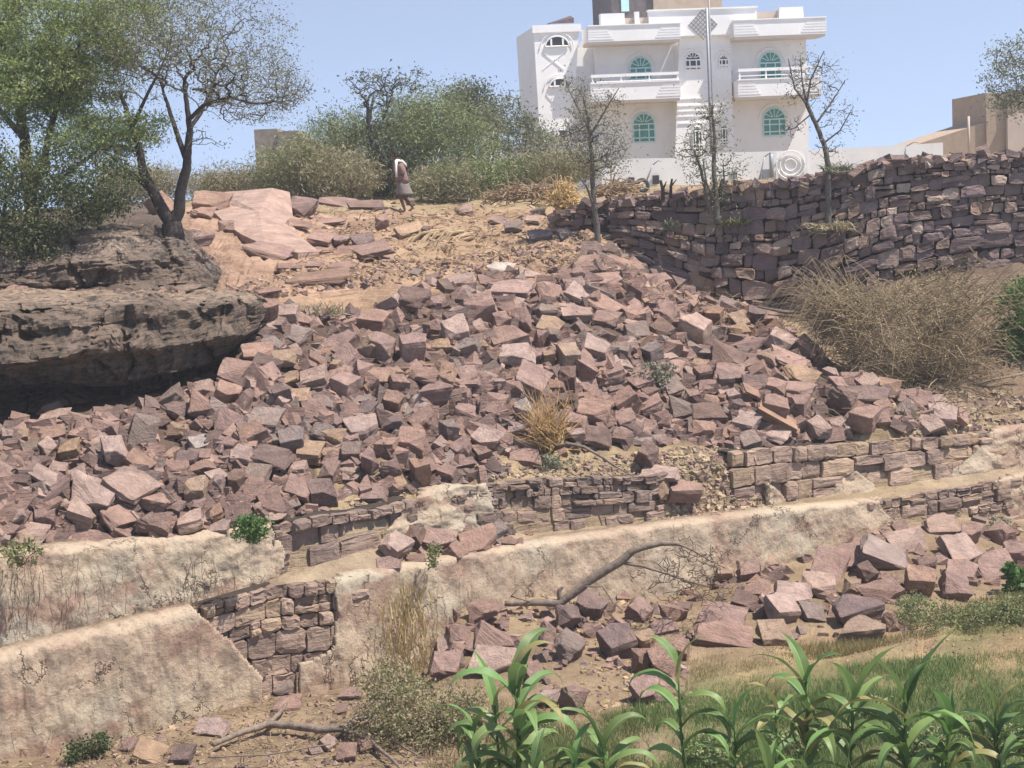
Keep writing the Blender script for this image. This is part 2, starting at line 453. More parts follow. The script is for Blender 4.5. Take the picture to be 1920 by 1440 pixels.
# ---------------------------------------------------------------- cliff with the dark overhang (left)
def cliff(name, lines, tones, amp, x0, x1, step=6, K=10):
    xs = np.arange(x0, x1 + 1, step); V = []; T = []
    rws = 0
    for i in range(len(lines) - 1):
        for k in range(K if i < len(lines) - 2 else K + 1):
            t = k / K; rws += 1
            for x in xs:
                a = lerp_line(lines[i], x); b_ = lerp_line(lines[i + 1], x)
                p = P(x, a[0], a[1]).lerp(P(x, b_[0], b_[1]), t)
                q = Vector((p.x, p.y, p.z * 1.6))
                nz = fb(q, 0.7, 5); n2 = fb(q + Vector((9, 3, 1)), 2.2, 4)
                bl = noise.cell(Vector((p.x * 0.9, p.y * 0.4, p.z * 1.4 + 3)))
                layer = fb(Vector((p.x * 0.12, 1.7, p.z * 2.2 + 0.25 * nz)), 1.0, 2)
                lay = (round(layer * 5) / 5.0) * 1.3            # bedding planes stand out as steps
                vj = noise.voronoi(Vector((p.x * 0.75 + 0.4 * nz, 0.3, p.z * 0.55)), distance_metric='DISTANCE')[0]
                crackv = max(0.0, 1 - (vj[1] - vj[0]) / 0.10)      # joints
                cellv = noise.cell(Vector((vj[0] * 0 + p.x * 0.8, 0.5, p.z * 1.3)))
                p = p + Vector((0.2 * nz, -(nz * 0.7 + n2 * 0.45 + lay + cellv * 0.35 - crackv * 0.8) * amp, nz * amp * 0.5))
                V.append(p)
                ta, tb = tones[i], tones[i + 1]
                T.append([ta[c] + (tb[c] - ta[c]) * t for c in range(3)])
    n = len(xs); idx = np.arange(rws * n).reshape(rws, n)
    Q = np.stack([idx[:-1, :-1], idx[:-1, 1:], idx[1:, 1:], idx[1:, :-1]], -1).reshape(-1, 4)
    o = np_object(name, np.array([tuple(v) for v in V]), Q, M_cliff, tone=np.array(T), k=4)
    return tag(o, kind='structure')
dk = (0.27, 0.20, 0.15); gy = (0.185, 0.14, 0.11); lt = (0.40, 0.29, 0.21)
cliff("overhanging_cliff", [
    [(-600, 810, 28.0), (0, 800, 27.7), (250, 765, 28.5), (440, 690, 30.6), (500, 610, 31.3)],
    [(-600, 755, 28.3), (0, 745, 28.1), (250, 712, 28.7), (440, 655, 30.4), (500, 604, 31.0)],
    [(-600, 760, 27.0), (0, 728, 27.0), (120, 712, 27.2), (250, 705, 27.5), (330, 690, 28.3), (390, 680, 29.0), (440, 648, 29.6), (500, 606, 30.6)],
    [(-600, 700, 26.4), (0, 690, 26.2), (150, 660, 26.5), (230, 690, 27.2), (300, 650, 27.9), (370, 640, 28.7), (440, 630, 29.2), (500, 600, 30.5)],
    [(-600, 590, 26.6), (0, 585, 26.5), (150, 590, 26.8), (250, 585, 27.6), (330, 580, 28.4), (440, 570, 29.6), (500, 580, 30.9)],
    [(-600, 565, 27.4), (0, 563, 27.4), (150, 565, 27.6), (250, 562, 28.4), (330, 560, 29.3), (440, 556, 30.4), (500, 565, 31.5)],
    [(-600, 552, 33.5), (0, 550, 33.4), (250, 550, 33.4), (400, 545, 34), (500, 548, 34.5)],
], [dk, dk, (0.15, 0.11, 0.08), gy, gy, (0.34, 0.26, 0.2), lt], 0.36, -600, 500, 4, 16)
cliff("upper_rock_ledge", [
    [(-400, 556, 32.4), (0, 552, 32.3), (200, 552, 32.3), (330, 545, 32.6), (415, 532, 33.2)],
    [(-400, 520, 32.3), (0, 520, 32.2), (200, 510, 32.3), (330, 500, 32.8), (415, 522, 33.4)],
    [(-400, 450, 32.8), (0, 455, 32.9), (200, 445, 33.1), (330, 447, 33.6), (365, 470, 33.8), (415, 515, 34.0)],
    [(-400, 430, 36.5), (0, 432, 36.5), (200, 425, 36.5), (330, 425, 37.0), (415, 505, 37.5)],
], [gy, gy, (0.33, 0.26, 0.21), (0.32, 0.23, 0.17)], 0.30, -400, 415, 4, 16)

# ---------------------------------------------------------------- walls of the cistern: stone core and plaster skin
def wall_pt(px, t, base, top, D0, lean=0.0):
    d = lerp_line(D0, px)[0]
    yb = lerp_line(base, px)[0]; yt = lerp_line(top, px)[0]
    return P(px, yb, d).lerp(P(px, yt, d + lean), t)
def wall_frame(px, base, top, D0):
    a = wall_pt(px - 20, 0.5, base, top, D0); b_ = wall_pt(px + 20, 0.5, base, top, D0)
    u = (b_ - a); u.z = 0; u.normalize(); n = Vector((u.y, -u.x, 0))
    return u, n
def masonry(base, top, D0, px0, px1, ch, bl, tones, prot=0.06, off=0.0, lean=0.12, jit=0.2, mortar=(0.07, 0.055, 0.045), clip=None, mb=None):
    """dry courses of squared stones standing on the wall's own surface"""
    mb = mb or MB()
    # backing
    N = max(2, int((px1 - px0) / 12)); back = []; 
    for t in (-0.08, 0.97):
        row = []
        for i in range(N + 1):
            px = px0 + (px1 - px0) * i / N
            u, n = wall_frame(px, base, top, D0)
            row.append(wall_pt(px, t, base, top, D0, lean) - n * (0.06 + prot * 0.9 - off))
        back.append(row)
    vs = back[0] + back[1]; m = N + 1
    mb.add(vs, [(i, i + 1, m + i + 1, m + i) for i in range(N)], mortar)
    # thickness behind
    bk = []
    for i in range(N + 1):
        px = px0 + (px1 - px0) * i / N
        u, n = wall_frame(px, base, top, D0)
        bk.append(wall_pt(px, 0.97, base, top, D0, lean) - n * 0.5)
    mb.add(back[1] + bk, [(i, i + 1, m + i + 1, m + i) for i in range(N)], mortar)
    pxm = (px0 + px1) / 2
    h0 = (wall_pt(pxm, 1, base, top, D0, lean) - wall_pt(pxm, 0, base, top, D0, lean)).length
    rowsn = max(2, int(round(h0 / ch)))
    edges = [0.0]
    for r in range(rowsn): edges.append(edges[-1] + random.uniform(0.65, 1.35) * (1.45 - 0.8 * r / rowsn))
    edges = [e / edges[-1] for e in edges]
    for r in range(rowsn):
        px = px0 + random.uniform(-10, 0)
        while px < px1:
            D = lerp_line(D0, px)[0]
            Lb = max(0.7, min(2.1, random.choice([0.8, 1.0, 1.2, 1.5, 1.9]) )) * h0 * (edges[r + 1] - edges[r]) * (bl / ch / 1.55) * random.uniform(0.85, 1.15)
            u, n = wall_frame(px, base, top, D0)
            dpx = Lb * F / D * max(0.5, u.x)
            t0 = edges[r]; t1 = edges[r + 1]
            hh = (t1 - t0)
            split = random.random() < 0.26
            parts = [(t0, t1)] if not split else [(t0, t0 + hh * 0.5), (t0 + hh * 0.5, t1)]
            for (ta, tb) in parts:
                if clip and not clip(px + dpx / 2, (ta + tb) / 2): continue
                g = 0.005 * F / D
                xa = px + g; xb = px + dpx - g
                ga = (tb - ta) * 0.02
                tl = [random.uniform(-jit, jit) * hh * 0.45 for _ in range(4)]
                tx = [random.uniform(-jit, jit) * dpx * 0.25 for _ in range(4)]
                pr = random.uniform(-prot, prot) + off
                cs = [(xa + tx[0] * 0.5, ta + ga + tl[0] * 0.5), (xb + tx[1] * 0.5, ta + ga + tl[1] * 0.5), (xb + tx[2] * 0.5, tb - ga + tl[2] * 0.5), (xa + tx[3] * 0.5, tb - ga + tl[3] * 0.5)]
                # outline with rounded corners, 12 points
                ring = []
                for c in range(4):
                    a = cs[c]; nx_ = cs[(c + 1) % 4]; pv = cs[c - 1]
                    k = random.uniform(0.02, 0.20)
                    ring.append((a[0] + (pv[0] - a[0]) * k, a[1] + (pv[1] - a[1]) * k))
                    ring.append((a[0] + (nx_[0] - a[0]) * k, a[1] + (nx_[1] - a[1]) * k))
                    ring.append(((a[0] + nx_[0]) / 2 + random.uniform(-.03, .03) * dpx, (a[1] + nx_[1]) / 2 + random.uniform(-.06, .06) * hh))
                cx = sum(q[0] for q in ring) / 12; cy = sum(q[1] for q in ring) / 12
                rings = []
                for (s, o_) in ((1.0, -0.12), (1.0, 0.0), (0.97, 0.022), (0.6, 0.03 + random.uniform(-.03, .03))):
                    rr = []
                    for q in ring:
                        x_ = cx + (q[0] - cx) * s; y_ = cy + (q[1] - cy) * s
                        rr.append(wall_pt(x_, y_, base, top, D0, lean) + n * (pr + o_ + random.uniform(-.012, .012)))
                    rings.append(rr)
                tone = list(random.choice(tones)); k = random.uniform(0.75, 1.2)
                mb.loft(rings, True, True, [c * k for c in tone])
            px += dpx
    return mb
DT2 = [(x, d + 0.85) for x, d in Dw1]
def inpoly(x, y, poly):
    c = False; n = len(poly); j = n - 1
    for i in range(n):
        if (poly[i][1] > y) != (poly[j][1] > y) and x < (poly[j][0] - poly[i][0]) * (y - poly[i][1]) / (poly[j][1] - poly[i][1]) + poly[i][0]: c = not c
        j = i
    return c
def plaster(parent, base, top, D0, px0, px1, poly=None, off=0.06, thick=0.09, lean=0.12, capw=0.42, name="plaster_face", step=2.5):
    """a skin of plaster: front, rounded lip and the top ledge it carries"""
    xs = np.arange(px0, px1 + step, step)
    prof = [('f', t) for t in np.linspace(-0.10, 0.97, 46)]
    Vv = []; keep = []
    cols = []
    for x in xs:
        u, n = wall_frame(x, base, top, D0)
        c = []
        for kk, t in prof:
            bul = fb((x * 0.02, t * 2, 5.0), 1.0, 5) * 0.075
            c.append(wall_pt(x, t, base, top, D0, lean) + n * (off + bul))
        topv = wall_pt(x, 1.0, base, top, D0, lean)
        nz = fb((x * 0.03, 2.0, 1.0), 1.0, 4) * 0.035
        c.append(topv + n * (off * 0.6) + Vector((0, 0, 0.01 + nz)))
        c.append(topv - n * 0.1 + Vector((0, 0, 0.035 + nz)))
        c.append(topv - n * capw + Vector((0, 0, 0.03 + nz * 0.5)))
        cols.append(c)
    nr = len(cols[0]); mb = MB(); verts = [p for c in cols for p in c]; faces = []
    for i in range(len(xs) - 1):
        for k in range(nr - 1):
            a, b_, c_, d_ = i * nr + k, (i + 1) * nr + k, (i + 1) * nr + k + 1, i * nr + k + 1
            if poly:
                m = (verts[a] + verts[b_] + verts[c_] + verts[d_]) / 4
                q = proj(m)
                jx = fb((m.x, m.y, m.z), 1.4, 4) * 9
                if not inpoly(q[0] + jx, q[1] + jx * 0.7, poly): continue
            faces.append((a, b_, c_, d_))
    mb.add(verts, faces)
    o = mb.build(name, M_plaster, parent, smooth=True)
    md = o.modifiers.new("thickness", 'SOLIDIFY'); md.thickness = thick; md.offset = -1
    return o
stone_t = [(0.38, 0.275, 0.22), (0.34, 0.25, 0.20), (0.41, 0.30, 0.235), (0.30, 0.22, 0.18), (0.38, 0.28, 0.20)]
stone_d = [(0.27, 0.20, 0.165), (0.23, 0.175, 0.15), (0.31, 0.225, 0.185), (0.30, 0.22, 0.17)]
# lower terrace wall
BW1 = [(x, y) for x, y in [(-900, 1500), (-300, 1455), (0, 1425), (200, 1402), (480, 1315), (640, 1295), (800, 1262), (1000, 1195), (1400, 1110), (1700, 1050), (1920, 1005), (2800, 920)]]
w1 = empty("terrace_wall", P(960, 1180, 26), "lower curved wall of the old cistern, cream plaster flaking off squared stones", "wall")
mb = masonry(BW1, T1, Dw1, 380, 655, 0.29, 0.42, stone_t, 0.05)
mb.build("stone_core", M_mason, w1)
mb = masonry(BW1, T1, Dw1, 1630, 2050, 0.24, 0.4, stone_d + stone_t, 0.05)
mb.build("stone_core", M_mason, w1)
o = plaster(w1, BW1, T1, Dw1, -300, 520, poly=[(-500, 1150), (-300, 1200), (0, 1200), (300, 1120), (350, 1130), (420, 1195), (495, 1272), (488, 1330), (300, 1450), (-500, 1600)], off=0.10)
o = plaster(w1, BW1, T1, Dw1, 560, 1720, poly=[(634, 1060), (650, 1040), (1000, 990), (1640, 905), (1652, 950), (1690, 1000), (1700, 1100), (1000, 1300), (560, 1400), (500, 1290), (628, 1215), (636, 1150)])
o = plaster(w1, BW1, T1, Dw1, 1850, 2300, poly=[(1868, 905), (1900, 860), (2400, 800), (2400, 1100), (1960, 1100), (1905, 1000)])
# upper terrace wall
BW2 = [(-900, 1292), (-300, 1266), (0, 1218), (300, 1155), (400, 1130), (520, 1084), (690, 1034), (850, 1003), (1000, 1006), (1220, 978), (1400, 950), (1660, 914), (1920, 872), (2800, 772)]
w2 = empty("terrace_wall", P(960, 960, 27), "upper wall of the old cistern just under the rubble pile, half plaster half bare masonry", "wall")
mb = masonry(BW2, T2, DT2, 515, 770, 0.24, 0.42, stone_d, 0.09)
mb.build("stone_core", M_mason, w2)
mb = masonry(BW2, T2, DT2, 845, 1232, 0.2, 0.36, stone_d, 0.07)
mb.build("stone_core", M_mason, w2)
mb = masonry(BW2, T2, DT2, 1375, 1880, 0.26, 0.42, stone_t, 0.07)
mb.build("stone_core", M_mason, w2)
plaster(w2, BW2, T2, DT2, -300, 560, poly=[(-500, 1000), (500, 960), (510, 990), (532, 1035), (528, 1085), (520, 1110), (0, 1260), (-500, 1320)], off=0.10)
plaster(w2, BW2, T2, DT2, 700, 960, poly=[(770, 950), (800, 905), (910, 905), (925, 930), (936, 985), (930, 1030), (700, 1080), (690, 1040)], off=0.07)
plaster(w2, BW2, T2, DT2, 1540, 1700, poly=[(1540, 950), (1575, 905), (1605, 884), (1640, 910), (1665, 950), (1600, 980)], off=0.08)
plaster(w2, BW2, T2, DT2, 1430, 1500, poly=[(1420, 960), (1440, 905), (1460, 920), (1490, 955), (1450, 980)], off=0.08)
plaster(w2, BW2, T2, DT2, 1750, 2300, poly=[(1770, 905), (1830, 850), (1870, 790), (1990, 760), (2300, 740), (2300, 900), (1900, 900)], off=0.09)

# ---------------------------------------------------------------- the big dry-stone wall (right)
DB = [(1000, 42.8), (1060, 42.0), (1130, 40.9), (1200, 40.3), (1350, 39.8), (1500, 39.3), (1920, 38.3), (2400, 37)]
WT = [(1000, 410), (1050, 396), (1130, 378), (1200, 368), (1300, 362), (1400, 345), (1500, 338), (1600, 318), (1640, 305), (1830, 290), (1920, 290), (2400, 285)]
WB = [(1000, 480), (1060, 486), (1130, 500), (1200, 530), (1330, 605), (1440, 620), (1550, 600), (1700, 540), (1920, 505), (2400, 480)]
dsw = empty("dry_stone_wall", P(1500, 600, 40), "tall dark dry stone retaining wall of rough purple blocks, right of the pile", "wall")
wt = [(0.29, 0.21, 0.18), (0.25, 0.18, 0.16), (0.32, 0.23, 0.195), (0.23, 0.17, 0.155), (0.28, 0.20, 0.18), (0.34, 0.24, 0.18), (0.23, 0.17, 0.165), (0.20, 0.145, 0.14), (0.22, 0.16, 0.15), (0.44, 0.34, 0.28)]
mb = masonry(WB, WT, DB, 1150, 2400, 0.25, 0.44, wt, 0.10, 0.0, 0.45, 0.75, (0.05, 0.038, 0.036))
mb.build("lower_courses", M_mason, dsw)
mb = masonry(WB, WT, DB, 1035, 1175, 0.19, 0.46, wt + stone_t + stone_t, 0.2, 0.0, 0.9, 0.7, (0.09, 0.07, 0.055))
mb.build("tumbled_end", M_mason, dsw)
mb = MB()
for i in range(330):
    x = random.uniform(1040, 2350); d_ = lerp_line(DB, x)[0] + 0.45 + random.uniform(-.1, .5); s_ = random.uniform(.13, .30)
    c_ = P(x, lerp_line(WT, x)[0] + random.uniform(-1, 12), d_)
    R_ = (Matrix.Rotation(random.uniform(0, 6.3), 3, 'Z') @ Matrix.Rotation(random.gauss(0, .3), 3, 'X') @ Matrix.Rotation(random.gauss(0, .3), 3, 'Y')).to_4x4()
    M_ = Matrix.Translation(c_) @ R_
    vs_ = [M_ @ Vector((sx * s_ * random.uniform(.7, 1.1), sy * s_ * random.uniform(.5, .9), sz * s_ * random.uniform(.3, .6))) for sz in (-.6, .6) for sy in (-.6, .6) for sx in (-.8, .8)]
    k_ = random.uniform(.8, 1.2); t_ = random.choice(wt)
    mb.add(vs_, [(0, 2, 3, 1), (4, 5, 7, 6), (0, 1, 5, 4), (2, 6, 7, 3), (0, 4, 6, 2), (1, 3, 7, 5)], [q * k_ for q in t_])
o_ = mb.build("cap_stones", M_mason, dsw); o_["kind"] = "stuff"
# ---------------------------------------------------------------- stone blocks
def rock_mesh(seed, kind='b', detail=True):
    r = random.Random(seed); bm = bmesh.new()
    bmesh.ops.create_cube(bm, size=1.0)
    for v in bm.verts:
        v.co.x += r.uniform(-.13, .13); v.co.y += r.uniform(-.13, .13); v.co.z += r.uniform(-.10, .10)
    ncut = {'b': r.choice([0, 1, 1, 2]), 's': 1, 'w': 2, 'r': 5}[kind]
    for _ in range(ncut):
        d = Vector((r.choice((-1, 1)) * r.uniform(.3, 1), r.choice((-1, 1)) * r.uniform(.3, 1), r.uniform(-1, 1) if kind != 'r' else r.choice((-1, 1)) * r.uniform(.4, 1))).normalized()
        if kind == 'w': d.z = abs(d.z)
        dist = r.uniform(.40, .58) if kind != 'w' else r.uniform(.22, .4)
        geom = bm.verts[:] + bm.edges[:] + bm.faces[:]
        res = bmesh.ops.bisect_plane(bm, geom=geom, plane_co=d * dist, plane_no=d, clear_outer=True)
        cut = [e for e in res['geom_cut'] if isinstance(e, bmesh.types.BMEdge)]
        if cut:
            try: bmesh.ops.contextual_create(bm, geom=cut)
            except Exception: pass
    if detail:
        bmesh.ops.bevel(bm, geom=bm.edges[:], offset=0.028, segments=1, affect='EDGES', profile=0.6, clamp_overlap=True)
        bmesh.ops.triangulate(bm, faces=bm.faces[:])
        long_e = [e for e in bm.edges if e.calc_length() > 0.28]
        bmesh.ops.subdivide_edges(bm, edges=long_e, cuts=3, use_grid_fill=True)
        bmesh.ops.triangulate(bm, faces=bm.faces[:])
        off = Vector((seed * 3.7, seed * 1.3, 0))
        for v in bm.verts:
            q = v.co * 2.6 + off
            k = noise.fractal(q, 1.0, 2.0, 5) * 0.055 + noise.fractal(Vector((q.x * .5, q.y * .5, q.z * 3.5)), 1.0, 2.0, 3) * 0.035
            v.co += v.co.normalized() * k
    bmesh.ops.recalc_face_normals(bm, faces=bm.faces[:])
    return bm
RK = {}
for kind, cnt in (('b', 16), ('s', 6), ('w', 7), ('r', 6)):
    RK[kind] = []
    for i in range(cnt):
        bm = rock_mesh(i * 7 + ord(kind), kind); me = bpy.data.meshes.new("stone_block_shape"); bm.to_mesh(me); bm.free()
        me.materials.append(M_rock); RK[kind].append(me)
TONE = {'p': (0.375, 0.25, 0.208), 'd': (0.245, 0.172, 0.15), 'l': (0.46, 0.335, 0.285), 'y': (0.44, 0.31, 0.22), 'g': (0.31, 0.24, 0.21), 'o': (0.38, 0.245, 0.18), 'w': (0.56, 0.48, 0.43)}
CW = {'p': 'pinkish brown', 'd': 'dark purple brown', 'l': 'pale lilac', 'y': 'yellow ochre', 'g': 'grey', 'o': 'orange brown', 'w': 'whitish'}
